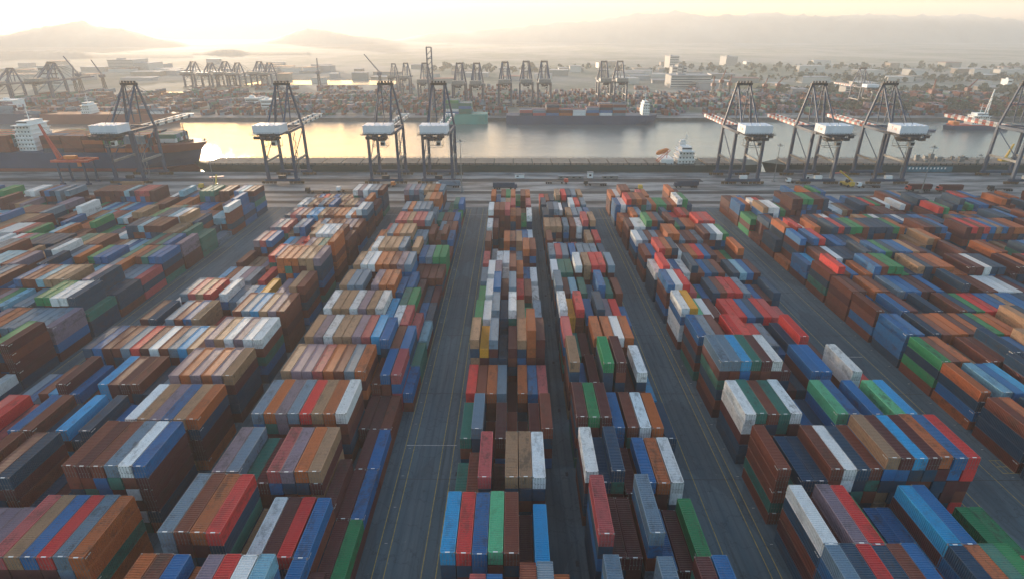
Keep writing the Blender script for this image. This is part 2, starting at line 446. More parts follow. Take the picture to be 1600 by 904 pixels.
# G5
block('block right of centre', [13.4, 15.9, 18.4, 21.4, 24.4, 27.0, 29.6, 32.7], 66.0, 17.0, -1, {
  -1: ('smmsbmbm', '63362660'), 0: ('kmmsbmgm', '64463340'), 1: ('wnnmbowm', '54534440'), 2: ('mgmbrwon', '55544443'), 3: ('tbmgmmwc', '63466352'),
  4: ('kemoowom', '53355550'), 5: ('wyRbnpRb', '54545443'), 6: ('smlesber', '54443544'), 7: ('weewtRRs', '44455555'), 8: ('sksbsssn', '44444444')},
  'wsnrbRkotsn', (3, 4, 4, 5), 14, side=1, jit=0.2, thin=0.1)
# G6
block('big right block', cols(49.3, 15, 2.45), 67.0, 16.9, -1, {
  0: ('wmpRgmbbcbnkmgg', '545542335533033'), 1: ('rennrwnrtmcmobR', '534455556666666'),
  2: ('werewnbnGbpbnGc', '555553335545355'), 3: ('sscemwmmnbbpmwR', '666666533553254'), 4: ('bsmmRRkRsbnRmRm', '555455444345322'),
  5: ('wyGwmwRRbnRknks', '554443444444332'), 6: ('bwRkgbnrRRskbmn', '555433444443334'), 7: ('wRwbwnrbnrlnlbm', '454445444434444')},
  'Rrbonwmgsnkro', (3, 4, 4, 5), 14, side=1, jit=0.25, thin=0.08)
del_k = [b for b in boxes if b['b'] == 'big right block' and b['k'] == -1]
for b in del_k: boxes.remove(b)
block('big right block', cols(49.3, 15, 2.45), 67.0, 13.4, -1, {-1: ('snRnrbmmnoegkRb', '555555335555444')}, 'Rrbn', (4, 5), 0, side=1)
# G7
block('outer right block', cols(109.3, 92, 2.5), 98.5, 14.3, -1, {
  0: ('robnbc', '443443'), 1: ('onlbcg', '434443'), 2: ('grobtr', '444334'), 3: ('bbrnro', '443444'), 4: ('rrnbmm', '433443'), 5: ('rmbors', '443443'), 6: ('rRrbno', '454434'),
  7: ('bcrrwn', '334444')}, 'rnbomrnbwgtRmn', (3, 4, 4, 5), 14, side=1, runs=0.25, jit=0.3, thin=0.12)
# G0
block('outer left block', cols(-133.5 - 2.52 * 79, 80, 2.52), 102.0, 14.0, -1, {}, 'wsbnmrtgkleopmr', (3, 4, 4, 5), 14, side=-1, runs=0.38, jit=0.3, thin=0.10)

ROWN = ['nearest', 'second', 'third', 'fourth', 'fifth', 'sixth', 'seventh', 'eighth', 'ninth', 'tenth', 'eleventh', 'twelfth', 'thirteenth', 'fourteenth', 'fifteenth', 'sixteenth', 'seventeenth', 'eighteenth']
def ordn(n):
    a = ['first', 'second', 'third', 'fourth', 'fifth', 'sixth', 'seventh', 'eighth', 'ninth', 'tenth', 'eleventh', 'twelfth', 'thirteenth', 'fourteenth', 'fifteenth', 'sixteenth', 'seventeenth', 'eighteenth', 'nineteenth', 'twentieth']
    return a[n] if n < 20 else str(n + 1) + 'th'
def proj(x, y, z):
    h = HC - z; Z = y * _c + h * _s
    if Z < 5: return None
    return (803 + 900 * x / Z, 46 + 900 * h / (_c * Z), Z)
def area(poly):
    a = 0
    for i in range(len(poly)):
        x0, y0 = poly[i][:2]; x1, y1 = poly[(i + 1) % len(poly)][:2]; a += x0 * y1 - x1 * y0
    return abs(a) / 2
H = {}
for b in boxes: H[(b['b'], b['k'], b['i'])] = b['t']
def clipx(p): return (min(max(p[0], 0), 1600), min(max(p[1], 0), 904))
def vis_area(b):
    x, y, z = b['x'], b['y'], b['z']; x1, y1, z1 = x + CW, y + CL, z + CH
    A = 0
    def pa(ps):
        q = [proj(*p) for p in ps]
        if any(v is None for v in q): return 0
        return area([clipx(v) for v in q])
    if b['q'] == b['t'] - 1: A += pa([(x, y, z1), (x1, y, z1), (x1, y1, z1), (x, y1, z1)])
    hf = H.get((b['b'], b['k'] - 1, b['i']), 0)
    gap_t = 1.0 if hf else 99
    if b['q'] >= hf - 1.0 or b['q'] >= b['t'] - 1: A += pa([(x, y, z), (x1, y, z), (x1, y, z1), (x, y, z1)]) * (1 if b['q'] >= hf else 0.4)
    if x > 0:
        hn = H.get((b['b'], b['k'], b['i'] - 1), 0)
        if b['q'] >= hn: A += pa([(x, y, z), (x, y1, z), (x, y1, z1), (x, y, z1)])
    else:
        hn = H.get((b['b'], b['k'], b['i'] + 1), 0)
        if b['q'] >= hn: A += pa([(x1, y, z), (x1, y1, z), (x1, y1, z1), (x1, y, z1)])
    return A
for b in boxes: b['A'] = vis_area(b)
order = sorted(boxes, key=lambda b: -b['A'])
single = order[:300]; many = [b for b in order[300:]]

def corr_profile(a0, a1, n, d):
    """trapezoid corrugation between a0 and a1: list of (pos, depth)"""
    out = []; p = (a1 - a0) / n
    for i in range(n):
        s0 = a0 + i * p
        out += [(s0, 0), (s0 + p * .30, 0), (s0 + p * .45, d), (s0 + p * .85, d)]
    out.append((a1, 0)); return out
def mesh_body():
    mb = MB(); W, L, Hh = CW, CL, CH; e = 0.14
    # posts and rails
    for x0 in (0, W - e):
        for y0 in (0, L - e): mb.box(x0, x0 + e, y0, y0 + e, 0, Hh)
        mb.box(x0, x0 + e, e, L - e, 0, e); mb.box(x0, x0 + e, e, L - e, Hh - e * .8, Hh)
    for y0 in (0, L - e):
        mb.box(e, W - e, y0, y0 + e, 0, e); mb.box(e, W - e, y0, y0 + e, Hh - e * .9, Hh)
    pr = corr_profile(e, L - e, 34, 0.10)
    for sx, sg in ((0.02, 1), (W - 0.02, -1)):
        for (a, da), (b_, db) in zip(pr[:-1], pr[1:]):
            q = [(sx + sg * da, a, e), (sx + sg * da, a, Hh - e * .8), (sx + sg * db, b_, Hh - e * .8), (sx + sg * db, b_, e)]
            if sg < 0: q.reverse()
            mb.quad(*q[::-1]) if sg > 0 else mb.quad(*q[::-1])
    # far end wall
    mb.quad((e, L - 0.05, e), (W - e, L - 0.05, e), (W - e, L - 0.05, Hh - e * .9), (e, L - 0.05, Hh - e * .9))
    mb.quad((e, L - 0.06, e), (e, 0.06, e), (W - e, 0.06, e), (W - e, L - 0.06, e))
    return mb.mesh('container_body', M['paint'])
def mesh_roof():
    mb = MB(); W, L, Hh = CW, CL, CH; e = 0.14
    pr = corr_profile(e, L - e, 30, 0.11)
    z = Hh - 0.01
    for (a, da), (b_, db) in zip(pr[:-1], pr[1:]):
        mb.quad((e, a, z - da), (W - e, a, z - da), (W - e, b_, z - db), (e, b_, z - db))
    return mb.mesh('container_roof', M['paint'])
def mesh_door():
    mb = MB(); W, Hh = CW, CH; e = 0.14; hw = (W - 2 * e) / 2 - 0.012
    mb.box(0, hw, 0.035, 0.08, e, Hh - e * .9)
    for zz in (0.32, 0.95, 1.58, 2.15):
        mb.box(0.06, hw - 0.06, 0.015, 0.0345, zz, zz + 0.28)
    return mb.mesh('container_door', M['paint'])
def mesh_bars():
    mb = MB(); hw = (CW - .28) / 2
    for x in (0.26, 0.80):
        mb.beam((x, -0.005, 0.10), (x, -0.005, CH - 0.10), 0.045, n=6)
        mb.box(x - 0.06, x + 0.06, -0.03, 0.014, 0.16, 0.26); mb.box(x - 0.06, x + 0.06, -0.03, 0.014, CH - .3, CH - 0.2)
        mb.box(x - 0.02, x + 0.26, -0.035, -0.012, 1.05, 1.12)
    return mb.mesh('locking_bar', M['casting'])
def mesh_cast():
    mb = MB(); c = 0.19
    mb.box(0, c, 0, c, 0, c); return mb.mesh('corner_casting', M['casting'])
def mesh_mark(a=1.0):
    mb = MB(); mb.box(0, 0.75 * a, 0, 0.22, 0, 0.012); return mb.mesh('roof_mark', M['mark'])
def mesh_sidemark():
    mb = MB()
    # a row of small white code characters as flat print near the side's end
    x = 0
    for i in range(9):
        h_ = 0.20
        if i in (4,): x += 0.12; continue
        mb.box(-0.012, 0, x, x + 0.09, 0, h_); x += 0.15
    return mb.mesh('side_code', M['mark'])
me_body, me_roof, me_door, me_bars, me_cast, me_mark, me_side = mesh_body(), mesh_roof(), mesh_door(), mesh_bars(), mesh_cast(), mesh_mark(), mesh_sidemark()
# the far part: same containers, joined
def vary(c, s=0.12):
    f = 1 + random.uniform(-s, s * 0.9)
    g = random.uniform(-0.03, 0.03)
    l = (c[0] + c[1] + c[2]) / 3; d = random.uniform(0, 0.08)
    return tuple(max(0.012, min(0.85, (v * (1 - d) + l * d) * f * (1 + g * (1 - i)))) for i, v in enumerate(c))
used = {}
TIER = {0: 'on top', 1: 'second from top', 2: 'third from top', 3: 'fourth from top', 4: 'fifth from top', 5: 'sixth from top', 6: 'seventh from top'}
used_i = {}
for b in single: used_i.setdefault((b['b'], b['k']), set()).add(b['i'])
minrow = {}
for b in single: minrow[b['b']] = min(minrow.get(b['b'], 99), b['k'])
for b in single:
    col = vary(PAL[b['c']])
    t = empty('shipping_container', (b['x'], b['y'], b['z']))
    ci = b['i'] if b['side'] > 0 else b['n'] - 1 - b['i']
    lab = '%s container %s of %s stack from %s, %s row, %s' % (CNAME[b['c']], TIER[b['t'] - 1 - b['q']], ordn(ci), 'left' if b['side'] > 0 else 'right', ROWN[b['k'] - minrow[b['b']]], b['b'])
    tag(t, lab, 'shipping container', 'shipping containers stacked in the yard')
    def pt(name, me, loc=(0, 0, 0), par=t, sc=None, colr=True):
        o = bpy.data.objects.new(name, me); COL.objects.link(o); o.parent = par; o.location = loc
        if colr: o.color = (*col, 1)
        if sc: o.scale = sc
        return o
    pt('body', me_body); pt('roof', me_roof)
    hw = (CW - .28) / 2 - 0.012
    d1 = pt('door', me_door, (0.14, 0, 0)); d2 = pt('door', me_door, (0.14 + hw + 0.024, 0, 0))
    pt('locking_bar', me_bars, (0, 0, 0), d1, None, False); pt('locking_bar', me_bars, (0, 0, 0), d2, None, False)
    for cx in (-0.015, CW - 0.175):
        for cy in (-0.015, CL - 0.175): pt('corner_casting', me_cast, (cx, cy, CH - 0.17), colr=False)
    pt('roof_mark', me_mark, (CW / 2 - 0.37, 0.02, CH + 0.001), colr=False)
    if random.random() < 0.45:
        if b['x'] > 0: pt('side_code', me_side, (0.0, 0.35, CH - 0.62), colr=False)
        else: pt('side_code', me_side, (CW + 0.012, 0.35, CH - 0.62), colr=False)

def box_template():
    """light container: recessed roof panel, frame edge, door seam"""
    mb = MB(); W, L, Hh = CW, CL, CH; e = 0.12; d = 0.05
    v = mb
    v.quad((0, 0, 0), (W, 0, 0), (W, 0, Hh), (0, 0, Hh))
    v.quad((W, L, 0), (0, L, 0), (0, L, Hh), (W, L, Hh))
    v.quad((0, L, 0), (0, 0, 0), (0, 0, Hh), (0, L, Hh))
    v.quad((W, 0, 0), (W, L, 0), (W, L, Hh), (W, 0, Hh))
    # roof frame + recessed panel
    o = [(0, 0, Hh), (W, 0, Hh), (W, L, Hh), (0, L, Hh)]; i = [(e, e, Hh), (W - e, e, Hh), (W - e, L - e, Hh), (e, L - e, Hh)]; j = [(x, y, Hh - d) for x, y, z in i]
    for a in range(4):
        c = (a + 1) % 4
        v.quad(o[a], o[c], i[c], i[a]); v.quad(i[a], i[c], j[c], j[a])
    v.quad(*j)
    return v
def stuff_mesh(name, items):
    tb = box_template(); tv = np.array(tb.v, dtype=np.float32); tf = np.array(tb.f, dtype=np.int32)
    nv, nf = len(tv), len(tf); n = len(items)
    P = np.array([(q[0], q[1], q[2]) for q in items], dtype=np.float32)
    V = (tv[None] + P[:, None]).reshape(-1, 3)
    Fc = (tf[None] + (np.arange(n, dtype=np.int32) * nv)[:, None, None]).reshape(-1)
    me = bpy.data.meshes.new(name)
    me.vertices.add(n * nv); me.vertices.foreach_set('co', V.reshape(-1))
    me.loops.add(len(Fc)); me.loops.foreach_set('vertex_index', Fc)
    me.polygons.add(n * nf); me.polygons.foreach_set('loop_start', np.arange(n * nf, dtype=np.int32) * 4)
    try: me.polygons.foreach_set('loop_total', np.full(n * nf, 4, dtype=np.int32))
    except Exception: pass
    me.update(calc_edges=True)
    C = np.array([q[3] for q in items], dtype=np.float32)
    ca = me.color_attributes.new('paint', 'FLOAT_COLOR', 'POINT')
    ca.data.foreach_set('color', np.repeat(C, nv, axis=0).reshape(-1))
    ra = me.attributes.new('rib', 'FLOAT', 'POINT')
    ra.data.foreach_set('value', np.tile(tv[:, 1], n).astype(np.float32))
    me.materials.append(M['paint_stuff']); me.validate()
    return me
items = [(b['x'], b['y'], b['z'], (*vary(PAL[b['c']]), random.random())) for b in many]

# far side: container yards across the water (same kind, joined with the rest)
def far_yard(x0, x1, d0, d1, pal, dens=0.85, tmax=5):
    y = d0
    while y < d1:
        x = x0 + random.uniform(0, 8)
        while x < x1:
            n = random.randint(4, 12)
            if random.random() < dens:
                t = random.randint(2, tmax)
                for q in range(n):
                    tt = max(1, t - random.choice((0, 0, 1, 2)))
                    cc = rc(pal)
                    for z in range(tt):
                        if z < tt - 2 and q: continue
                        items.append((x + q * 6.4 if pal[0] == '#' else x + q * 2.55, y, z * 2.73, (*vary(PAL[rc(pal)]), random.random())))
            x += n * 2.55 + random.uniform(1, 9)
        y += random.uniform(17, 30)
far_yard(-640, 640, 668, 860, 'rmnnrepmrmspse', 0.7, 4)
far_yard(-1100, -640, 668, 760, 'rmnnrpsm', 0.5, 3)
far_yard(-500, 300, 860, 980, 'rmnpsm', 0.3, 3)
cs = link('container_stacks', stuff_mesh('container_stacks', items))
tag(cs, 'coloured containers stacked farther back in the yard and on the far quay', 'container stacks', None, 'stuff')

# ------------------------------------------------------------------ ship-to-shore cranes
def truss_stair(mb, x, y, z0, z1, w=1.6):
    z = z0; s = 1
    while z < z1:
        mb.beam((x, y - s * w, z), (x, y + s * w, z + 3), 0.35, 0.12); mb.box(x - .4, x + .4, y + s * w - .4, y + s * w + .4, z + 2.95, z + 3.08)
        z += 3; s = -s
def thicken(me, k):
    """scale each bar's section about its own axis: vertices come in end rings of equal size"""
    n = len(me.vertices)
    vs = [v.co.copy() for v in me.vertices]
    # rings: groups of consecutive vertices lying close together
    i = 0
    while i < n:
        m_ = 4 if (i + 4 <= n and (vs[i] - vs[i + 2]).length < 3 and (i + 5 > n or i + 4 >= n or (vs[i + 3] - vs[i + 4]).length > 3)) else 1
        for w_ in (4, 6, 8):
            if i + w_ <= n and (i + w_ == n or (vs[i + w_ - 1] - vs[i + w_]).length > 3.2): m_ = w_; break
        if m_ > 1:
            c = sum((vs[j] for j in range(i, i + m_)), Vector()) / m_
            for j in range(i, i + m_): me.vertices[j].co = c + (vs[j] - c) * k
        i += m_
    me.update()
def make_crane(stripes=True, steel='crane', boom_up=False, far=False):
    """local frame: x along the quay, y towards the water; landside legs at y=0"""
    t = empty('ship_to_shore_crane')
    S = M[steel]; hw = 8.6; G = 24.0; PZ = 32.0; TZ = 57.0
    for sx in (-1, 1):
        for y in (0, G):
            mb = MB(); mb.beam((sx * hw, y, 2.6), (sx * hw, y, PZ), 1.6, 1.8, w2=1.4); mb.build('leg', S, t)
    for y in (0, G):
        mb = MB(); mb.box(-hw - 2, hw + 2, y - .8, y + .8, 1.7, 3.3)
        mb.build('sill_beam', S, t)
        mb = MB(); mb.box(-hw + .6, hw - .6, y - .75, y + .75, PZ - 1.6, PZ + .2); mb.build('portal_beam', S, t)
        for sx in (-1, 1):
            mb = MB()
            for k in range(4):
                cx = sx * hw + (k - 1.5) * 2.4
                mb.box(cx - .95, cx + .95, y - .5, y + .5, 0.75, 1.6)
                mb.beam((cx - .5, y - .35, .42), (cx - .5, y + .35, .42), .8, n=10); mb.beam((cx + .5, y - .35, .42), (cx + .5, y + .35, .42), .8, n=10)
            mb.build('bogie', M['bogie'], t)
    for sx in (-1, 1):
        mb = MB(); mb.beam((sx * hw, .7, 13.5), (sx * hw, G - .7, 13.5), 1.0, 1.3); mb.build('side_beam', M['rail_steel'], t)
        mb = MB(); mb.beam((sx * hw, .6, 14.2), (sx * hw, G - .6, PZ - 2), .55, n=8); mb.build('diagonal_brace', S, t)
        mb = MB(); mb.beam((sx * hw, -4, PZ - .4), (sx * hw, G + 1, PZ - .4), 1.0, 1.5); mb.build('top_side_beam', S, t)
    # upper frame
    for sx in (-1, 1):
        mb = MB(); mb.beam((sx * hw, G, PZ), (sx * 4.2, G - 1.5, TZ), 1.2, 1.2, w2=.95); mb.build('mast', S, t)
        mb = MB(); mb.beam((sx * 3.6, G - 2, TZ - .4), (sx * 5.0, 1, PZ + .6), .8, .8); mb.build('back_stay', S, t)
        mb = MB(); mb.beam((sx * 3.0, G - 1.5, TZ - .4), (sx * 2.2, G - 2.5, PZ + 2), .55); mb.build('inner_post', S, t)
        mb = MB()
        mb.beam((sx * 3.4, G - 1, TZ - .2), (sx * 2.4, G + 52, PZ - .2), .22, n=6)
        mb.beam((sx * 3.4, G - 1, TZ - .2), (sx * 2.4, G + 27, PZ - .2), .22, n=6)
        mb.beam((sx * 3.4, G - 2, TZ - .2), (sx * 2.4, -10, PZ + 1.6), .25, n=6)
        mb.build('fore_stay', M['crane_dark'], t)
    mb = MB(); mb.box(-5.0, 5.0, G - 2.6, G - .6, TZ - .6, TZ + .7)
    mb.box(-4.6, 4.6, G - 3.3, G - .1, TZ + .7, TZ + .85)
    for k in range(-4, 5): mb.beam((k * 1.1, G - 3.2, TZ + .8), (k * 1.1, G - 3.2, TZ + 2.0), .1)
    for k in range(-2, 3): mb.box(k * 1.9 - .45, k * 1.9 + .45, G - 2.1, G - 1.1, TZ + .85, TZ + 1.9)
    mb.beam((-4.6, G - 3.2, TZ + 1.9), (4.6, G - 3.2, TZ + 1.9), .1)
    mb.build('apex_platform', M['crane_dark'], t)
    mb = MB(); mb.beam((-6.0, G - .6, 45), (6.0, G - .6, 45), .45); mb.beam((-6.2, G - .4, 43), (4.4, G - 1.3, 55), .3); mb.build('mast_tie', S, t)
    # girder (back reach) and boom
    for sx in (-1, 1):
        mb = MB(); mb.box(sx * 2.6 - .5, sx * 2.6 + .5, -14, G + 1, PZ - 2.6, PZ - .5); mb.build('girder', S, t)
        seg = 17; L0 = G + 1.2; LB = 57.0
        for k in range(seg):
            mb = MB(); mb.box(sx * 2.6 - .5, sx * 2.6 + .5, L0 + k * LB / seg, L0 + (k + 1) * LB / seg - .01, PZ - 2.4, PZ - .4)
            mb.build('boom_segment', (M['red'] if k % 2 else M['white']) if stripes else (M['white'] if (k % 3 and not far) else S), t)
    mb = MB(); mb.box(-3.0, 3.0, L0 + LB - .6, L0 + LB + .6, PZ - 2.3, PZ - .2); mb.box(-3.6, 3.6, L0 + LB + .6, L0 + LB + 2.0, PZ - .5, PZ - .35); mb.build('boom_tip', M['red'] if stripes else M['white'], t)
    mb = MB()
    for sx in (-1, 1):
        y0 = -14
        mb.box(sx * 4.0 - .45, sx * 4.0 + .45, y0, G + 52, PZ - .65, PZ - .55)
        for k in range(0, 45): mb.beam((sx * 4.4, y0 + k * 2, PZ - .55), (sx * 4.4, y0 + k * 2, PZ + .55), .09)
        mb.beam((sx * 4.4, y0, PZ + .55), (sx * 4.4, G + 52, PZ + .55), .1)
    mb.build('walkway', M['rail_steel'], t)
    # machinery house
    mb = MB(); mb.box(-8.2, 7.8, -12.0, 0.5, PZ + .3, PZ + 4.7); 
    mb.build('machinery_house', M['rail_steel'] if far else M['house'], t)
    mb = MB(); mb.box(-8.4, 8.0, -12.2, 0.7, PZ + 4.7, PZ + 4.9)
    for k in range(6): mb.box(-7.6 + k * 2.8, -6.6 + k * 2.8, -10.5, -9.3, PZ + 4.9, PZ + 5.2)
    mb.build('house_roof', M['rail_steel'] if far else M['house'], t)
    mb = MB()
    for k in range(11): mb.box(-8.0 + k * 1.55, -7.9 + k * 1.55, -12.06, -12.0, PZ + .4, PZ + 4.6)
    for zz in (1.0, 2.9): mb.box(-5.2, -3.9, -12.09, -12.0, PZ + zz, PZ + zz + 1.1)
    mb.build('wall_panel', M['rail_steel'] if far else M['house'], t)
    if stripes:
        mb = MB()
        for j, ch in enumerate(('H', 'I', 'T')):
            x = -8.62; y = -8.5 + j * 2.0
            mb.box(-8.23, -8.2, y, y + .35, PZ + 1.8, PZ + 3.3)
            if j == 0: mb.box(-8.23, -8.2, y + .95, y + 1.3, PZ + 1.8, PZ + 3.3); mb.box(-8.23, -8.2, y + .35, y + .95, PZ + 2.4, PZ + 2.7)
            if j == 2: mb.box(-8.23, -8.2, y - .5, y + .85, PZ + 3.3, PZ + 3.6)
        mb.build('house_mark', M['orange'], t)
    mb = MB(); mb.box(-9.3, 9.2, -14.2, 2.4, PZ - .2, PZ + .1)
    for k in range(0, 13): mb.beam((-9.2 + k * 1.52, -14.1, PZ), (-9.2 + k * 1.52, -14.1, PZ + 1.2), .1)
    mb.beam((-9.2, -14.1, PZ + 1.2), (9.1, -14.1, PZ + 1.2), .11)
    mb.build('house_platform', M['crane_dark'], t)
    for j, (a, b_, c_, w_) in enumerate(((2.5, -16.5, -2.6, 3.2), (-3.5, -17.5, -1.8, 4.0), (5.5, -15.8, -1.2, 2.2), (0.0, -18.5, -2.2, 2.4))):
        mb = MB(); mb.box(a - w_ / 2, a + w_ / 2, b_ - 1.2, b_ + 1.2, PZ + c_, PZ + c_ + 1.5)
        mb.beam((a - w_ / 2, b_ - 1.2, PZ + c_ + 2.4), (a + w_ / 2, b_ - 1.2, PZ + c_ + 2.4), .12); mb.beam((a, b_, PZ + c_), (a, b_, PZ + c_ + 2.6), .2)
        mb.build('winch', M['crane_dark'], t)
    # trolley, cab and spreader hanging under the girder near the landside
    mb = MB(); mb.box(-4.0, 4.0, -8.5, -2, PZ - 4.0, PZ - 2.8)
    for k in range(5): mb.box(-3.6 + k * 1.5, -2.8 + k * 1.5, -7.5, -3, PZ - 4.7, PZ - 4.0)
    mb.build('trolley', M['crane_dark'], t)
    mb = MB(); mb.box(1.0, 3.4, -10.4, -7.6, PZ - 7.0, PZ - 4.2); cab = mb.build('operator_cab', M['white'], t)
    mb = MB(); mb.box(1.1, 3.3, -10.45, -10.4, PZ - 6.6, PZ - 4.8); mb.build('cab_window', M['glass'], cab)
    mb = MB()
    for a in (-4.3, 4.3):
        mb.beam((a, -8, PZ - 4), (a, -8, PZ - 8), .16); mb.beam((a, -2, PZ - 4), (a, -2, PZ - 8), .16)
        mb.beam((a, -8, PZ - 8), (a, -2, PZ - 8), .25)
    for yy in (-8, -2): mb.beam((-4.3, yy, PZ - 8), (4.3, yy, PZ - 8), .25); mb.beam((-4.3, yy, PZ - 6.6), (4.3, yy, PZ - 6.6), .12)
    mb.build('service_cage', M['rail_steel'], t)
    mb = MB(); truss_stair(mb, hw + 1.2, 3.2, 3, PZ - 3); mb.beam((hw + 1.2, 1.4, 2.5), (hw + 1.2, 1.4, PZ), .2); mb.beam((hw + 1.2, 5.0, 2.5), (hw + 1.2, 5.0, PZ), .2)
    mb.build('stairway', M['rail_steel'], t)
    mb = MB(); mb.box(-2.2, 2.2, -1.0, 1.0, 3.3, 5.2); mb.build('electrical_box', M['white'] if stripes else M['crane_dark'], t)
    if far:
        for o in t.children: 
            if o.name.split('.')[0] in ('leg', 'mast', 'back_stay', 'diagonal_brace', 'top_side_beam', 'mast_tie', 'inner_post', 'fore_stay'): thicken(o.data, 1.5 if 'stay' not in o.name else 2.2)
    return t
GR = 'ship-to-shore cranes on the near quay'
c0 = make_crane(False)
c0.location = (-239, 355, 0)
tag(c0, 'grey gantry crane towering over the loaded container ship at far left', 'crane', GR)
for x, lab in ((-144, 'grey gantry crane standing alone between the bow and the middle pair'), (-79.7, 'left one of the two close grey gantry cranes at mid quay'),
               (-46.7, 'right one of the two close grey gantry cranes at mid quay')):
    c = copy_tree(c0); c.location = (x, 355, 0); tag(c, lab)
cf = make_crane(False, far=True)
c4 = make_crane(True); c4.location = (142.5, 355, 0)
tag(c4, 'gantry crane with striped boom just right of the white ship bridge', 'crane', GR)
for x, lab in ((188.8, 'striped-boom gantry crane, middle of the three at right'), (232.3, 'striped-boom gantry crane, rightmost of the close three at right'), (318, 'striped-boom gantry crane cut by the right edge of the picture')):
    c = copy_tree(c4); c.location = (x, 355, 0); tag(c, lab)

# far cranes
GF = 'cranes on the far quay'
def far_crane(px, yb, yt, lab, src, sx=1.0, rz=0.0):
    x, d = place(px, yb)
    top = HC - (yt - 46) * _c / 900.0 * (d * _c + 40 * _s)     # close enough: iterate once
    for _ in range(6): top = HC - (yt - 46) * _c / 900.0 * (d * _c + (HC - top) * _s)
    s = max(.35, top / 59.0)
    c = copy_tree(src); c.location = (x, d, 0.02); c.scale = (s * sx, s * sx, s); c.rotation_euler = (0, 0, rz)
    tag(c, lab, 'crane', GF); return c
fc = [(718, 170, 99, 'first of the five evenly spaced far cranes behind the teal hull'), (745, 170, 99, 'second of the five far cranes, right of the teal hull'),
      (789, 168, 97, 'third of the five far cranes in a row across the water'), (822, 168, 96, 'fourth of the five far cranes in a row across the water'),
      (850, 168, 96, 'last of the five far cranes, above the dark ship'), (943, 164, 96, 'left crane of the far pair near the dark ship stern'),
      (968, 164, 96, 'right crane of the far pair near the dark ship stern'), (664, 164, 99, 'far crane standing left of the tall red lattice tower'),
      (634, 150, 99, 'hazy far crane left of the lattice tower group'), (615, 146, 100, 'faint far crane between two hazy jib cranes')]
for px, yb, yt, lab in fc: far_crane(px, yb, yt, lab, cf)
far_crane(1347, 170, 107, 'striped-boom far crane standing right of centre across the water', c4, 1.15)
far_crane(72, 160, 99, 'large hazy crane at far left across the water', cf, 1.5)
far_crane(8, 160, 108, 'large hazy crane cut by the left edge across the water', cf, 1.5)
for i, (px, lab) in enumerate(((298, 'leftmost crane of the sunlit hazy group beneath the low hill'), (325, 'second crane of the sunlit hazy group'), (348, 'third crane of the sunlit hazy group'),
                               (368, 'fourth crane of the sunlit hazy group'), (402, 'fifth crane of the sunlit hazy group'), (418, 'last crane of the sunlit hazy group'))):
    far_crane(px, 137, 97 + (i % 2) * 2, lab, cf, 1.5)

def remove_tree(o):
    for ch in list(o.children): remove_tree(ch)
    bpy.data.objects.remove(o)
remove_tree(cf)
def jib_crane(px, yb, yt, lean, lab, mat='orange'):
    x, d = place(px, yb); top = 40
    for _ in range(6): top = HC - (yt - 46) * _c / 900.0 * (d * _c + (HC - top) * _s)
    t = empty('jib_crane', (x, d, 0)); tag(t, lab, 'crane', 'slender jib cranes in the far haze')
    mb = MB()
    for a, b_ in ((-2, -2), (2, -2), (2, 2), (-2, 2)): mb.beam((a, b_, 0), (a * .5, b_ * .5, top * .5), .9)
    for k in range(6): z = top * .5 * k / 6; mb.beam((-2, -2, z), (2, -2, z + top / 12), .4); mb.beam((2, -2, z), (-2, -2, z + top / 12), .4)
    mb.build('tower', M['crane_dark'], t)
    mb = MB(); mb.box(-3, 3, -3, 3, top * .5, top * .5 + 4); mb.build('cab', M[mat], t)
    mb = MB()
    e = (lean * top, 0, top)
    for o in (-.9, .9):
        mb.beam((o, 0, top * .5 + 4), (e[0] + o * .3, 0, e[2]), .7)
    for k in range(9):
        f = k / 9; g = (k + .5) / 9; z0 = top * .5 + 4
        mb.beam((-.9 + e[0] * f, 0, z0 + (top - z0) * f), (.9 + e[0] * g, 0, z0 + (top - z0) * g), .35)
    mb.build('jib', M[mat], t)
    return t
for px, yb, yt, lean, lab in ((130, 150, 88, -.25, 'tall hazy jib crane leaning left near the left hills'), (166, 148, 94, -.2, 'hazy jib crane right of the leaning one at left'),
     (121, 148, 104, .1, 'short hazy jib crane beside the big left cranes'), (500, 140, 91, 0.02, 'hazy jib crane standing straight by the bright channel'),
     (596, 150, 85, -.35, 'hazy jib crane with raised arm left of the lattice tower'), (1112, 150, 119, 0, 'short jib crane behind the white factory'),
     (1124, 148, 110, .12, 'taller jib crane behind the white factory'), (1137, 150, 117, .05, 'small jib crane right of the white factory'),
     (1192, 150, 122, .1, 'faint jib crane farther right of the factory'), (1212, 150, 120, .3, 'faint leaning jib crane above the marsh'),
     (1449, 168, 124, .0, 'jib crane above the green bank at right'), (1505, 160, 124, .3, 'leaning jib crane beyond the white vessel')):
    jib_crane(px, yb, yt, lean, lab, 'hull_red' if px > 1100 else 'crane')
# tall red lattice tower
x, d = place(675, 170); top = 66
for _ in range(6): top = HC - (74 - 46) * _c / 900.0 * (d * _c + (HC - top) * _s)
t = empty('lattice_tower', (x, d, 0)); tag(t, 'tall slender lattice tower rising highest above the far quay', 'tower')
mb = MB()
for a, b_ in ((-2.8, -2.8), (2.8, -2.8), (2.8, 2.8), (-2.8, 2.8)): mb.beam((a, b_, 0), (a, b_, top), .8)
mb.build('mast', M['crane'], t)
mb = MB()
for k in range(int(top / 6)):
    z = k * 6
    for s in (-1, 1): mb.beam((-2.8, s * 2.8, z), (2.8, s * 2.8, z + 6), .3); mb.beam((s * 2.8, -2.8, z), (s * 2.8, 2.8, z), .35)
mb.beam((-2.8, -2.8, top), (2.8, -2.8, top), 1.2); mb.beam((-2.8, -2.8, top - 12), (2.8, -2.8, top - 12), 1.0)
mb.build('lattice', M['crane'], t)

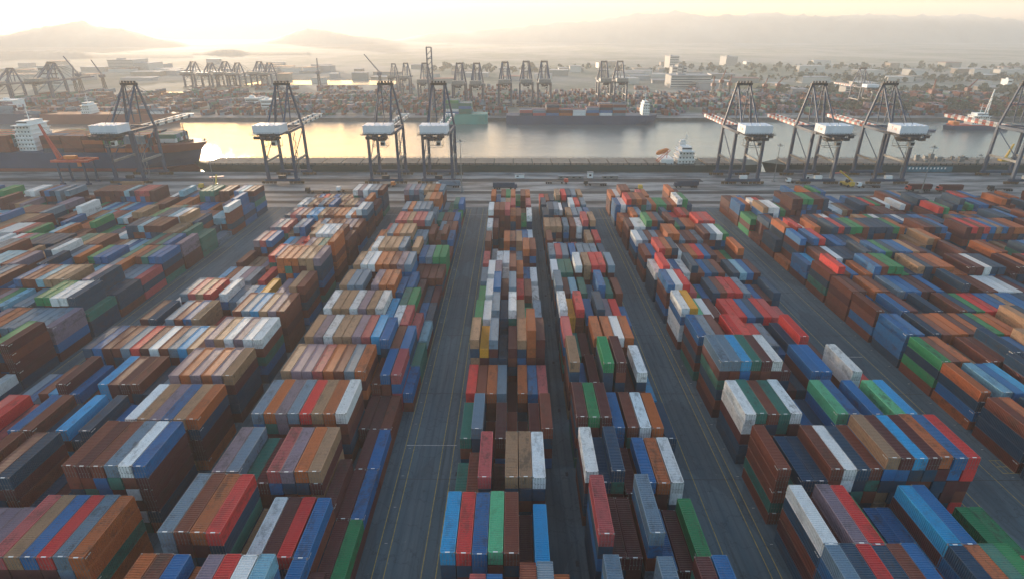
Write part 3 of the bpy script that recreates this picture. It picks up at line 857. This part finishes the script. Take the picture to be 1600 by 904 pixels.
# ------------------------------------------------------------------ ships
def hull_rings(L, B, z0, z1, bow=1, n=14, flare=2.0):
    """outline stations along x; bow at +x when bow=1"""
    rings = []
    for zf in (0, .45, 1.0):
        z = z0 + (z1 - z0) * zf
        pts = []
        for i in range(n + 1):
            f = i / n; x = -L / 2 + L * f * (1 - .018 * (1 - zf))
            if f < .05: wd = .75 + f * 5
            elif f > .86: wd = max(.0, 1 - ((f - .86) / .14) ** (1.7 + zf * flare))
            else: wd = 1.0
            pts.append((x, wd * B / 2))
        ring = [(bow * x, -w_, z) for x, w_ in pts] + [(bow * x, w_, z) for x, w_ in reversed(pts)]
        rings.append(ring)
    return rings
def superstructure(t, x, y, w_, d_, z, n, mat='white', name='bridge_house', funnel=1):
    mb = MB(); hgt = 2.8
    for k in range(n):
        s = 1 - .07 * (k > n - 3) * (k - n + 3)
        mb.box(x - w_ / 2 * s, x + w_ / 2 * s, y - d_ / 2 * s, y + d_ / 2 * s, z + k * hgt, z + (k + 1) * hgt - .25)
        mb.box(x - w_ / 2 * s - .6, x + w_ / 2 * s + .6, y - d_ / 2 * s - .8, y + d_ / 2 * s + .8, z + (k + 1) * hgt - .25, z + (k + 1) * hgt)
    top = z + n * hgt
    mb.box(x - w_ * .35, x + w_ * .35, y - d_ / 2 - 3, y + d_ / 2 + 3, top, top + .3)
    mb.box(x - w_ * .3, x + w_ * .3, y - d_ * .4, y + d_ * .4, top + .3, top + 2.6)
    o = mb.build(name, M[mat], t)
    mb = MB()
    for k in range(n):
        for j in range(int(w_ / 2.2)):
            xx = x - w_ / 2 + 1 + j * 2.2
            mb.box(xx, xx + .8, y - d_ / 2 - .03, y - d_ / 2 + .02, z + k * hgt + 1, z + k * hgt + 1.9)
    mb.box(x - w_ * .29, x + w_ * .29, y - d_ * .4 - .04, y - d_ * .4, top + 1.2, top + 2.1)
    mb.build('window_band', M['glass'], o)['kind'] = 'stuff'
    mb = MB(); mb.beam((x, y, top + 2.6), (x, y, top + 12), .7, w2=.3, n=8)
    for zz, ww in ((5, 2.4), (7.5, 1.8), (9.5, 1.0)): mb.beam((x - ww, y, top + zz), (x + ww, y, top + zz), .25)
    mb.build('radar_mast', M[mat], t)
    if funnel:
        mb = MB(); mb.box(x - w_ / 2 - funnel * 0 - 7, x - w_ / 2 - 1.5, y - 3, y + 3, z, top + 1.5); mb.box(x - w_ / 2 - 6, x - w_ / 2 - 3, y - 1, y + 1, top + 1.5, top + 3.5)
        mb.build('funnel', M[mat], t)
    return top
def cargo(items_pal, t, xs, ys, z, tmin, tmax, skip=None):
    """container cargo on deck, joined per ship"""
    its = []
    for x in xs:
        base = random.randint(tmin, tmax)
        for y in ys:
            tt = max(tmin, base - random.choice((0, 0, 0, 1)))
            for q in range(tt):
                its.append((x, y, z + q * 2.72, (*vary(PAL[rc(items_pal)]), random.random())))
    return its
def cargo_mesh(its, name):
    # ship cargo lies along the ship: turn the template by swapping axes
    me = stuff_mesh(name, [(i[0], i[1], i[2], i[3]) for i in [((a[1]), (a[0]), a[2], a[3]) for a in its]])
    n = len(me.vertices); co = np.empty(n * 3, dtype=np.float32); me.vertices.foreach_get('co', co); co = co.reshape(-1, 3)
    co = co[:, [1, 0, 2]]; me.vertices.foreach_set('co', co.reshape(-1)); me.flip_normals(); me.update(); return me

# loaded container ship at left
t = empty('container_ship', (-345, 405, -3.2)); tag(t, 'loaded container ship with white bridge and dark red bow at left quay', 'ship')
mb = MB(); mb.loft(hull_rings(256, 31, 0, 5.0)); mb.build('lower_hull', M['hull_red'], t)
r = hull_rings(256, 31.06, 5.0, 15.5)
mb = MB(); mb.loft(r); mb.build('hull', M['hull_blue'], t)
mb = MB()
rr = [[(104 + 24 * f * (1), -15.8 * (1 - f ** 2.2), 15.3) for f in (0, .3, .6, .85, 1.0)] + [(104 + 24 * f, 15.8 * (1 - f ** 2.2), 15.3) for f in (1.0, .85, .6, .3, 0)],
      [(104 + 29 * f, -15.9 * (1 - f ** 2.6), 20.5) for f in (0, .3, .6, .85, 1.0)] + [(104 + 29 * f, 15.9 * (1 - f ** 2.6), 20.5) for f in (1.0, .85, .6, .3, 0)]]
mb.loft(rr); mb.build('forecastle', M['hull_red'], t)
mb = MB(); mb.loft([[(108 + dx, s * math.cos(a), 3 + s2 * math.sin(a)) for a in [2 * math.pi * j / 10 for j in range(10)]] for dx, s, s2 in ((0, 2.4, 2.4), (12, 2.6, 2.7), (18, 2.2, 2.2), (21, .8, .8))]); mb.build('bulbous_bow', M['hull_red'], t)
mb = MB()
for k in range(7): mb.box(108 + k * 2.2, 108.6 + k * 2.2, -9 + k, 9 - k, 20.5, 21.6)
mb.beam((118, 0, 20.5), (118, 0, 33), .8, w2=.4, n=8); mb.beam((116.8, 0, 28), (119.2, 0, 28), .4); mb.build('foremast', M['crane_dark'], t)
superstructure(t, 14, 0, 12, 18, 15.5, 6, funnel=0)
its = cargo('rmnbreokrnmgsr', t, [-118 + 13.9 * k for k in range(9)] + [29 + 13.9 * k for k in range(5)], [-15 + 2.5 * k for k in range(12)], 15.6, 4, 4)
its += cargo('srnew', t, [-22 + 13.9 * 8.98], [-9 + 2.5 * k for k in range(7)], 21, 2, 2)
me = cargo_mesh(its, 'deck_cargo'); o = link('deck_cargo', me, t); o['kind'] = 'stuff'

# long empty ship moored along the near quay
def long_ship(x0, x1, y0, lab, mat, bridge=None, extra=0):
    L = x1 - x0; t = empty('bulk_ship', ((x0 + x1) / 2, y0 + 11.6, -3.2)); tag(t, lab, 'ship')
    zd = 7.6
    mb = MB(); mb.loft(hull_rings(L, 22.5, 0, zd, -1, 20)); mb.build('hull', M[mat], t)
    mb = MB()
    xx = -L / 2 + 14
    while xx < L / 2 - 16:
        if not (bridge and abs(xx + 6 - (bridge - (x0 + x1) / 2)) < 14):
            mb.box(xx, xx + 12.2, -9.4, 9.4, zd + .05, zd + .85)
            for k in range(1, 6): mb.box(xx + .1, xx + 12.1, -9.4 + k * 3.1, -9.2 + k * 3.1, zd + .85, zd + .95)
        xx += 13
    mb.build('hatch_cover', M['deck'], t)
    mb = MB()
    for s in (-1, 1):
        for k in range(int(L / 4) - 8):
            xk = -L / 2 + 16 + k * 4
            mb.beam((xk, s * 10.6, zd), (xk, s * 10.6, zd + 1.5), .35)
        mb.beam((-L / 2 + 14, s * 10.7, zd + 1.2), (L / 2 - 12, s * 10.7, zd + 1.2), .16)
    mb.build('deck_rail', M['crane_dark'], t)
    if bridge:
        bx = bridge - (x0 + x1) / 2
        superstructure(t, bx, 0, 11, 13, zd, 3, funnel=0)
        mb = MB(); mb.box(bx - 2.6, bx + 1.4, 4, 8.5, zd + 4, zd + 12.5); mb.box(bx - 2, bx + .8, 5, 7.5, zd + 12.5, zd + 14); mb.build('funnel', M['white'], t)
        mb = MB(); mb.box(bx - 17, bx - 8.5, -7, 7, zd, zd + 3.2); mb.build('aft_house', M['white'], t)
        mb = MB(); mb.loft([[(bx - 20 + dx * .80, -3 + s * math.cos(a), zd + 6.5 - dx * .45 * -1 * .55 + s * math.sin(a)) for a in [2 * math.pi * j / 8 for j in range(8)]] for dx, s in ((0, .5), (1.5, 1.6), (8, 1.7), (10, .6))])
        mb.build('lifeboat', M['orange'], t)
        mb = MB(); mb.beam((bx - 20, -1, zd), (bx - 11, -1, zd + 9), .4); mb.beam((bx - 20, -5, zd), (bx - 11, -5, zd + 9), .4); mb.beam((bx - 12, -1, zd), (bx - 12, -1, zd + 9), .4); mb.build('lifeboat_ramp', M['red'], t)
    return t
long_ship(-222, 168, QE + 1.5, 'long dark green ship with brown hatches and white bridge moored alongside the quay', 'hull_green', bridge=117)
s2 = long_ship(171, 420, QE + 1.5, 'second long moored ship with faded cyan side patch behind the right cranes', 'hull_green')
mb = MB(); mb.box(-35, 0, -11.36, -11.28, 3.4, 7.0); mb.build('hull_patch', M['hull_cyan'], s2)
mb = MB()
for k in range(12): mb.box(-32 + k * 2.4, -31 + k * 2.4, -11.42, -11.36, 5.2, 6.4)
mb.build('hull_lettering', M['white'], s2)
for k in range(18):
    mb = MB()
    xx = -20 + random.uniform(0, 46); yy = random.uniform(-7, 7); h_ = random.uniform(.8, 3.2)
    mb.box(xx, xx + random.uniform(.8, 3), yy, yy + random.uniform(.8, 2.5), 8.5, 8.6 + h_)
    mb.build('deck_machine', M['rail_steel'], s2)
mb = MB(); mb.beam((42, 0, 8.5), (45, 0, 20), 1.3, w2=.8); mb.box(39, 45, -2, 2, 8.5, 10.5); mb.build('deck_crane', M['yellow'], s2)

# far-side ships
t = empty('container_ship', (25, 633, -3.2)); t.location.x = 72; tag(t, 'dark container ship berthed across the water below the far crane pair', 'ship')
mb = MB(); mb.loft(hull_rings(160, 24, 0, 9)); mb.build('hull', M['hull_blue'], t)
superstructure(t, 66, 0, 7, 16, 9, 4, funnel=0)
me = cargo_mesh(cargo('rmnbrkosnw', t, [-66 + 13.9 * k for k in range(8)], [-11 + 2.5 * k for k in range(9)], 9, 2, 4), 'deck_cargo'); o = link('deck_cargo', me, t); o['kind'] = 'stuff'
t = empty('container_ship', (-51, 634, -3.2)); tag(t, 'ship with teal hull berthed across the water left of the dark one', 'ship')
mb = MB(); mb.loft(hull_rings(46, 22, 0, 10, -1)); mb.build('hull', M['hull_teal'], t)
me = cargo_mesh(cargo('egewb', t, [-20 + 13.4 * k for k in range(2)], [-9 + 2.5 * k for k in range(8)], 10, 4, 5), 'deck_cargo'); o = link('deck_cargo', me, t); o['kind'] = 'stuff'
for lab, X, hullm, nn in (('hazy ship with white bridge berthed at far left across the water', -430, 'hull_red', 7), ('pale hazy ship berthed just left of the first', -560, 'hull_blue', 5)):
    t = empty('container_ship', (X, 634, -3.2)); tag(t, lab, 'ship')
    mb = MB(); mb.loft(hull_rings(150, 22, 0, 10)); mb.build('hull', M[hullm], t)
    superstructure(t, -20, 0, 10, 14, 10, 3, funnel=0)
    me = cargo_mesh(cargo('rmnpsw', t, [8 + 13.6 * k for k in range(4)], [-9 + 2.5 * k for k in range(7)], 10, 1, 3), 'deck_cargo'); o = link('deck_cargo', me, t); o['kind'] = 'stuff'
X, Y = place(1520, 197, 0); t = empty('survey_vessel', (X, Y, -3.2)); tag(t, 'white and red work vessel with tall mast at right on the water', 'vessel')
mb = MB(); mb.loft(hull_rings(62, 13, 0, 4.2, -1)); mb.build('hull', M['hull_blue'], t)
mb = MB(); mb.box(-24, 22, -6, 6, 4.2, 5.0); mb.build('deck', M['red'], t)
superstructure(t, 2, 0, 18, 11, 5, 3, funnel=0)
mb = MB()
for s in (-1, 1): mb.beam((8 + s * 4, s * 3, 13), (9, 0, 38), .6)
mb.beam((9, 0, 13), (9, 0, 38), .5); mb.build('tall_mast', M['white'], t)
mb = MB(); mb.beam((-20, 0, 5), (-20, 0, 12), .5); mb.box(-24, -18, -4, 4, 5, 8); mb.build('fore_house', M['orange'], t)
t = empty('barge', (140, 602, -3.2)); tag(t, 'low flat barge lying near the far bank right of the dark ship', 'barge'); t.location = (X - 60, Y - 12, -3.2)
mb = MB(); mb.loft(hull_rings(30, 8, 0, 1.6)); mb.build('hull', M['hull_blue'], t)

# ------------------------------------------------------------------ quay furniture and vehicles
def light_mast(px, py, yt, lab):
    x, d = place(px, py); top = 30
    for _ in range(6): top = HC - (yt - 46) * _c / 900.0 * (d * _c + (HC - top) * _s)
    t = empty('light_mast', (x, d, 0)); tag(t, lab, 'lamp mast', 'high light masts along the quay road')
    mb = MB(); mb.box(-.9, .9, -.9, .9, 0, .9); mb.build('footing', M['kerb'], t)
    mb = MB(); mb.beam((0, 0, .9), (0, 0, top), .65, n=8, w2=.3); mb.build('pole', M['rail_steel'], t)
    mb = MB(); mb.beam((-1.7, 0, top), (1.7, 0, top), .22); mb.beam((0, -1.7, top), (0, 1.7, top), .22); mb.beam((0, 0, top - .5), (0, 0, top + 1), .8, n=8); mb.build('cross_arm', M['rail_steel'], t)
    for a, b_ in ((-1.7, 0), (1.7, 0), (0, -1.7), (0, 1.7), (-.9, -.9), (.9, .9)):
        mb = MB(); mb.box(a - .4, a + .4, b_ - .3, b_ + .3, top - .5, top - .15); mb.build('floodlight', M['white'], t)
for a in ((722, 300, 221, 'light mast right of the middle crane pair'), (1208, 284, 227, 'light mast between the first two striped-boom cranes'), (1438, 301, 230, 'light mast right of the three striped-boom cranes'),
          (336, 296, 219, 'light mast standing in the sun glitter by the ship bow'), (1525, 262, 243, 'short mast on the quay at far right')): light_mast(*a)

# red gantry with raised arm
t = empty('mobile_gantry', place(118, 290)[0:2] + (0,)); tag(t, 'red gantry crane with raised arm and blue-grey legs at left yard end', 'crane')
for sx, sy in ((-8, 0), (8, 0), (-8, 9), (8, 9)):
    mb = MB(); mb.beam((sx, sy, 1), (sx * 1.0, sy, 14), .9); mb.box(sx - 1.6, sx + 1.6, sy - .5, sy + .5, .1, 1.2); mb.build('leg', M['crane'], t)
mb = MB(); mb.box(-11, 12, -.6, .6, 14, 15.3); mb.box(-11, 12, 8.4, 9.6, 14, 15.3)
for x in (-10, -3, 4, 11): mb.box(x - .4, x + .4, .6, 8.4, 14.1, 15.2)
mb.build('top_frame', M['red'], t)
mb = MB(); mb.beam((-9, 4.5, 15.3), (-14.5, 4.5, 36), 1.3, 1.6, w2=.9); mb.beam((-6.5, 4.5, 15.3), (-14.2, 4.5, 35), .4); mb.build('raised_arm', M['red'], t)
mb = MB(); mb.beam((-14.4, 4.5, 35.5), (11, 4.5, 15.3), .14, n=6); mb.build('cable', M['crane_dark'], t)
mb = MB(); mb.box(-5, 2, 3, 6, 15.3, 17.2); mb.box(3, 5, 2, 4, 11, 14); mb.build('hoist', M['orange'], t)

def truck(x, y, rz, cab, load, lab, loadmat=None):
    t = empty('container_truck', (x, y, 0.01), rz); tag(t, lab, 'truck', 'trucks on the quay road')
    mb = MB(); mb.box(-1.2, 1.2, 4.6, 6.9, 1.0, 3.1); mb.box(-1.15, 1.15, 6.9, 7.2, 1.0, 2.0); c = mb.build('cab', M[cab], t)
    mb = MB(); mb.box(-1.05, 1.05, 6.88, 6.93, 2.05, 2.95); mb.build('windscreen', M['glass'], c)
    mb = MB(); mb.box(-.5, .5, -7, 5, .85, 1.15); mb.box(-1.2, 1.2, -7, 4.2, 1.15, 1.35); mb.build('chassis', M['crane_dark'], t)
    for yy in (5.8, 3.2, -3.6, -5.0, -6.4):
        mb = MB()
        for s in (-1, 1): mb.beam((s * .75, yy, .5), (s * 1.2, yy, .5), 1.0, n=12)
        mb.build('wheel', M['tyre'], t)
    if load:
        o = bpy.data.objects.new('shipping_container', me_body)  # the load is a thing of its own
        e = empty('shipping_container', (0, 0, 0), rz); m = Matrix.Rotation(rz, 3, 'Z') @ Vector((-CW / 2, -7.6, 1.36)); e.location = (x + m.x, y + m.y, m.z + .01)
        tag(e, '%s container carried on the %s' % (CNAME[load], lab.split(' heading')[0].split(' parked')[0]), 'shipping container', 'containers carried on trucks')
        cc = vary(PAL[load])
        for nm, me_ in (('body', me_body), ('roof', me_roof)):
            q = link(nm, me_, e); q.color = (*cc, 1)
        for dx in (0.14, CW / 2 + .012):
            q = link('door', me_door, e, (dx, 0, 0)); q.color = (*cc, 1)
def at(px, py): return place(px, py)
TR = [(1071, 293, 90, 'crane', 'n', 'dark truck parked on the apron near the white bridge'), (1245, 286, 90, 'white', None, 'white-cabbed truck beneath the second striped crane'),
      (870, 287, -90, 'red', None, 'small red truck on the apron at mid picture'), (545, 300, 90, 'white', None, 'white-cabbed trailer truck parked behind the wide block'),
      (497, 302, 90, 'crane_dark', None, 'dark flat trailer truck parked behind the left blocks'), (330, 296, 90, 'yellow', None, 'yellow truck by the sunlit light mast'),
      (1432, 298, 90, 'red', 'm', 'red truck parked in front of the right quay'), (1480, 299, 90, 'red', 'm', 'second red truck parked farther right on the quay'),
      (600, 292, -90, 'orange', None, 'orange truck passing below the middle cranes'), (1150, 287, 90, 'crane', None, 'blue-grey truck under the first striped crane'),
      (700, 293, 90, 'white', 's', 'white truck passing right of the middle cranes'), (790, 296, -90, 'crane', 'n', 'dark truck behind the centre block'),
      (1355, 293, 90, 'white', None, 'white truck below the third striped crane'), (985, 297, -90, 'yellow', None, 'yellow truck behind the block right of centre'),
      (1560, 298, 90, 'crane_dark', None, 'dark trailer truck at the far right of the apron'), (205, 295, 90, 'crane', 't', 'truck loaded with tan box below the left crane'),
      (930, 290, 90, 'crane_dark', None, 'dark trailer truck heading along the apron behind mid yard')]
for px, py, a, cab, load, lab in TR:
    x, y = at(px, py); truck(x, y, R(a), cab, load, lab)
def stacker(px, py, lab):
    x, y = at(px, py); t = empty('reach_stacker', (x, y, .01), R(20)); tag(t, lab, 'reach stacker', 'yellow yard machines')
    mb = MB(); mb.box(-1.7, 1.7, -4, 4, 1.0, 2.4); mb.box(-1.5, 1.5, -4.2, -2, 2.4, 3.2); mb.build('body', M['yellow'], t)
    mb = MB(); mb.box(-.8, .8, -1.0, 1.0, 2.4, 4.4); mb.build('cab', M['glass'], t)
    mb = MB(); mb.beam((0, -3.4, 4), (0, 7, 8), .8); mb.build('boom', M['yellow'], t)
    mb = MB(); mb.box(-4, 4, 6.4, 7.6, 6.6, 7.1); mb.build('spreader', M['red'], t)
    for s in (-1, 1):
        for yy in (-2.8, 2.8):
            mb = MB(); mb.beam((s * 1.2, yy, .85), (s * 2.0, yy, .85), 1.7, n=14); mb.build('wheel', M['tyre'], t)
stacker(1322, 291, 'yellow reach stacker on the apron between striped cranes'); stacker(340, 299, 'yellow reach stacker in the glare by the left lane')

# small buildings on the near quay
def shed(name, x, y, w_, d_, h_, mat, lab, cat='shed', roofm='roof_far'):
    t = empty(name, (x, y, 0.01)); tag(t, lab, cat)
    mb = MB(); mb.box(-w_ / 2, w_ / 2, -d_ / 2, d_ / 2, 0, h_); mb.build('wall', M[mat], t)
    mb = MB(); mb.box(-w_ / 2 - .3, w_ / 2 + .3, -d_ / 2 - .3, d_ / 2 + .3, h_, h_ + .25); mb.build('roof', M[roofm], t)
    mb = MB()
    for k in range(max(1, int(w_ / 4))): mb.box(-w_ / 2 + 1 + k * 4, -w_ / 2 + 2.4 + k * 4, -d_ / 2 - .04, -d_ / 2, h_ * .35, h_ * .7)
    mb.build('window', M['glass'], t)
    return t
for px, py, w_, hh, mt, lab in ((892, 279, 16, 1.6, 'rail_steel', 'long low grey hut on the quay left of centre'), (953, 279, 10, 1.8, 'rail_steel', 'short low grey hut on the quay edge at centre'), (812, 278, 6, 2.2, 'white', 'small white hut by the moored ship'),
                        (922, 278, 3.5, 3.5, 'white', 'white gangway hut against the green hull'), (1262, 281, 5, 3, 'white', 'white cabin under the striped cranes')):
    x, y = at(px, py); shed('quay_shed', x, y, w_, 2.2, hh, mt, lab)

# ------------------------------------------------------------------ far land: buildings, trees, hills
def far_building(px, pyb, wpx, hm, dm, mat, lab, floors=0, name='building'):
    x, d = place(px, pyb); Z = d * _c + HC * _s; w_ = wpx * Z / 900.0
    t = empty(name, (x, d, 0)); tag(t, lab, 'building')
    mb = MB(); mb.box(-w_ / 2, w_ / 2, 0, dm, 0, hm); mb.build('wall', M[mat], t)
    mb = MB(); mb.box(-w_ / 2 - .5, w_ / 2 + .5, -.5, dm + .5, hm, hm + .8); mb.box(-w_ * .3, -w_ * .1, dm * .3, dm * .6, hm + .8, hm + 3); mb.build('roof', M['roof_far'] if mat != 'white' else M['white'], t)
    n = floors or max(1, int(hm / 4))
    for k in range(min(n, 8)):
        mb = MB(); z = hm * (k + .35) / n; mb.box(-w_ / 2 + .6, w_ / 2 - .6, -.12, 0, z, z + hm / n * .35); mb.build('window', M['glass'], t)
    return t
far_building(1078, 138, 62, 19, 40, 'concrete_far', 'large white factory building with rows of windows beyond the far yard', 5)
far_building(1052, 131, 8, 27, 20, 'concrete_far', 'left grey silo tower behind the white factory', 6)
far_building(1060, 131, 7, 30, 20, 'concrete_far', 'second grey silo tower behind the white factory', 6)
far_building(1068, 131, 5, 27, 20, 'concrete_far', 'third grey silo tower behind the white factory', 6)
far_building(1142, 103, 18, 22, 50, 'concrete_far', 'faint high-rise slab above the haze right of the factory', 8)
far_building(1052, 110, 14, 30, 50, 'concrete_far', 'faint slab building in the haze beyond the silos', 6)
far_building(190, 112, 40, 24, 60, 'concrete_far', 'broad hazy building block below the left mountain', 8)
far_building(222, 112, 22, 17, 60, 'concrete_far', 'hazy building block right of the broad one at left', 7)
far_building(1322, 154, 9, 15, 18, 'concrete_far', 'narrow white building left of the far striped crane', 5)
far_building(80, 134, 30, 30, 40, 'concrete_far', 'low hazy building near the left cranes', 4)
far_building(395, 166, 22, 9, 20, 'white', 'white warehouse on the far quay under the sunlit crane group', 2)
far_building(418, 168, 20, 8, 20, 'white', 'second white warehouse right beside the first', 2)
far_building(10, 172, 24, 10, 18, 'white', 'white warehouse at the left edge of the far quay', 2)
far_building(1572, 142, 7, 16, 14, 'white', 'small white block at the far right beyond the bank', 3)
rnd = random.Random(5)
kinds = ('concrete_far', 'concrete_far', 'roof_far', 'deck', 'rail_steel')
for i in range(110):
    px = rnd.uniform(0, 1600); py = rnd.choice((rnd.uniform(100, 128), rnd.uniform(112, 150)))
    if px < 1020 and py > 132: py = rnd.uniform(104, 130)
    x, d = place(px, py); wd = rnd.uniform(14, 60); hm = rnd.uniform(4, 13)
    t = empty('distant_building', (x, d, 0), rnd.uniform(-.2, .2))
    tag(t, 'small pale building scattered across the hazy far town', 'building', 'small far town buildings')
    mb = MB(); mb.box(-wd / 2, wd / 2, 0, rnd.uniform(12, 30), 0, hm); mb.build('wall', M[rnd.choice(kinds)], t)
    mb = MB(); mb.box(-wd / 2 - .4, wd / 2 + .4, -.4, 31, hm, hm + .6); mb.build('roof', M[rnd.choice(('roof_far', 'concrete_far', 'deck', 'roof_far', 'hull_red'))], t)

# tree belts and fields at the right
def tree_mass(name, regs, n, lab):
    V = []; Fq = []
    rr_ = random.Random(3)
    for _ in range(n):
        x0, x1, y0, y1, hh = rr_.choice(regs)
        cx, cy = rr_.uniform(x0, x1), rr_.uniform(y0, y1); h_ = hh * rr_.uniform(.25, .65); rad = h_ * rr_.uniform(.5, 1.3)
        for q in range(22):
            a = rr_.uniform(0, 6.283); e = rr_.uniform(-.3, 1.5); rr2 = rad * rr_.uniform(.4, 1)
            c = Vector((cx + math.cos(a) * math.cos(e) * rr2, cy + math.sin(a) * math.cos(e) * rr2, h_ * .6 + math.sin(e) * rad * .9))
            u = Vector((rr_.uniform(-1, 1), rr_.uniform(-1, 1), rr_.uniform(-1, 1))).normalized() * rad * .38
            v = u.cross(Vector((rr_.uniform(-1, 1), rr_.uniform(-1, 1), rr_.uniform(-1, 1)))).normalized() * rad * .5
            b = len(V); V += [c - u, c - v, c + u, c + v]; Fq.append((b, b + 1, b + 2, b + 3))
    me = bpy.data.meshes.new(name); me.from_pydata([tuple(v) for v in V], [], Fq); me.materials.append(M['foliage'])
    o = link(name, me); tag(o, lab, 'trees', None, 'stuff')
tree_mass('tree_belt', [(300, 700, 700, 760, 10), (420, 1100, 770, 830, 9), (380, 1300, 900, 960, 10), (300, 1500, 1100, 1250, 11), (-200, 1500, 1350, 1600, 12), (500, 900, 655, 700, 7)], 2200, 'dark green tree belts and scrub on the far bank at right')
sheet('field', 430, 640, 765, 860, 0.09, M['field']); sheet('field', 330, 480, 985, 1090, 0.09, M['field'])

def hills(name, pts, d, depth, seed, lab):
    """pts: (px, py) of the ridge; becomes a ridge of real height at distance d"""
    rr_ = random.Random(seed)
    xs = []; n = 160
    V = []; Fq = []
    rows = 9
    x0, x1 = pts[0][0], pts[-1][0]
    for i in range(n + 1):
        px = x0 + (x1 - x0) * i / n
        for (a, ya), (b_, yb) in zip(pts[:-1], pts[1:]):
            if a <= px <= b_: f = (px - a) / (b_ - a); f = f * f * (3 - 2 * f); py = ya + (yb - ya) * f; break
        top = 100.0
        for _ in range(8):
            Z = d * _c + (HC - top) * _s; top = HC - (py - 46) * _c * Z / 900.0
        top = max(top, 4) * (1 + .035 * math.sin(i * .31 + seed) + .02 * math.sin(i * .83 + seed * 2) + .012 * math.sin(i * 1.9) + rr_.uniform(-.006, .006))
        X = (px - 803) * (d * _c + (HC - top) * _s) / 900.0
        for j in range(rows):
            g = j / (rows - 1); s = math.sin(math.pi * g) ** .8
            y = d + (g - .5) * depth
            V.append((X * y / d, y, -2 + (top + 2) * s * (1 + (.10 * math.sin(i * .7 + j * 1.3) + .07 * math.sin(i * 1.9 - j)) * (s < .99))))
    for i in range(n):
        for j in range(rows - 1):
            a = i * rows + j; Fq.append((a, a + rows, a + rows + 1, a + 1))
    me = bpy.data.meshes.new(name); me.from_pydata(V, [], Fq); me.materials.append(M['hill'])
    for p in me.polygons: p.use_smooth = True
    o = link(name, me); o['kind'] = 'structure'; o['label'] = lab
hills('hills', [(-300, 70), (0, 55), (60, 44), (125, 35), (170, 44), (260, 62), (330, 76), (400, 80), (700, 84)], 3900, 1000, 1, 'hazy mountain at left')
hills('hills', [(330, 84), (400, 66), (490, 46), (560, 57), (640, 66), (760, 72), (900, 80)], 4400, 1000, 2, 'hazy middle mountain')
hills('hills', [(200, 92), (300, 83), (355, 77), (410, 84), (480, 92)], 2500, 500, 3, 'low hazy hill beneath the sun')
hills('hills', [(560, 70), (700, 52), (800, 44), (900, 34), (1000, 24), (1060, 19), (1130, 26), (1200, 22), (1300, 26), (1400, 24), (1500, 25), (1600, 32), (1900, 40)], 4980, 1100, 4, 'long pale ridge at right')
hills('hills', [(-300, 90), (0, 82), (100, 80), (200, 88), (300, 94)], 2300, 600, 6, 'low hazy foothill at left')

# ------------------------------------------------------------------ haze
HZ = 285.0
mh = bpy.data.materials.new('haze_air'); mh.use_nodes = True; nt = mh.node_tree; nt.nodes.clear()
out = nt.nodes.new('ShaderNodeOutputMaterial'); pv = nt.nodes.new('ShaderNodeVolumePrincipled')
pv.inputs['Color'].default_value = (0.97, 0.975, 0.97, 1); pv.inputs['Density'].default_value = 0.0002; pv.inputs['Anisotropy'].default_value = 0.25
nt.links.new(pv.outputs[0], out.inputs['Volume'])
mb = MB(); mb.box(-5200, 5200, -500, 5700, -9.5, HZ)
hz = mb.build('haze', mh); hz['kind'] = 'stuff'
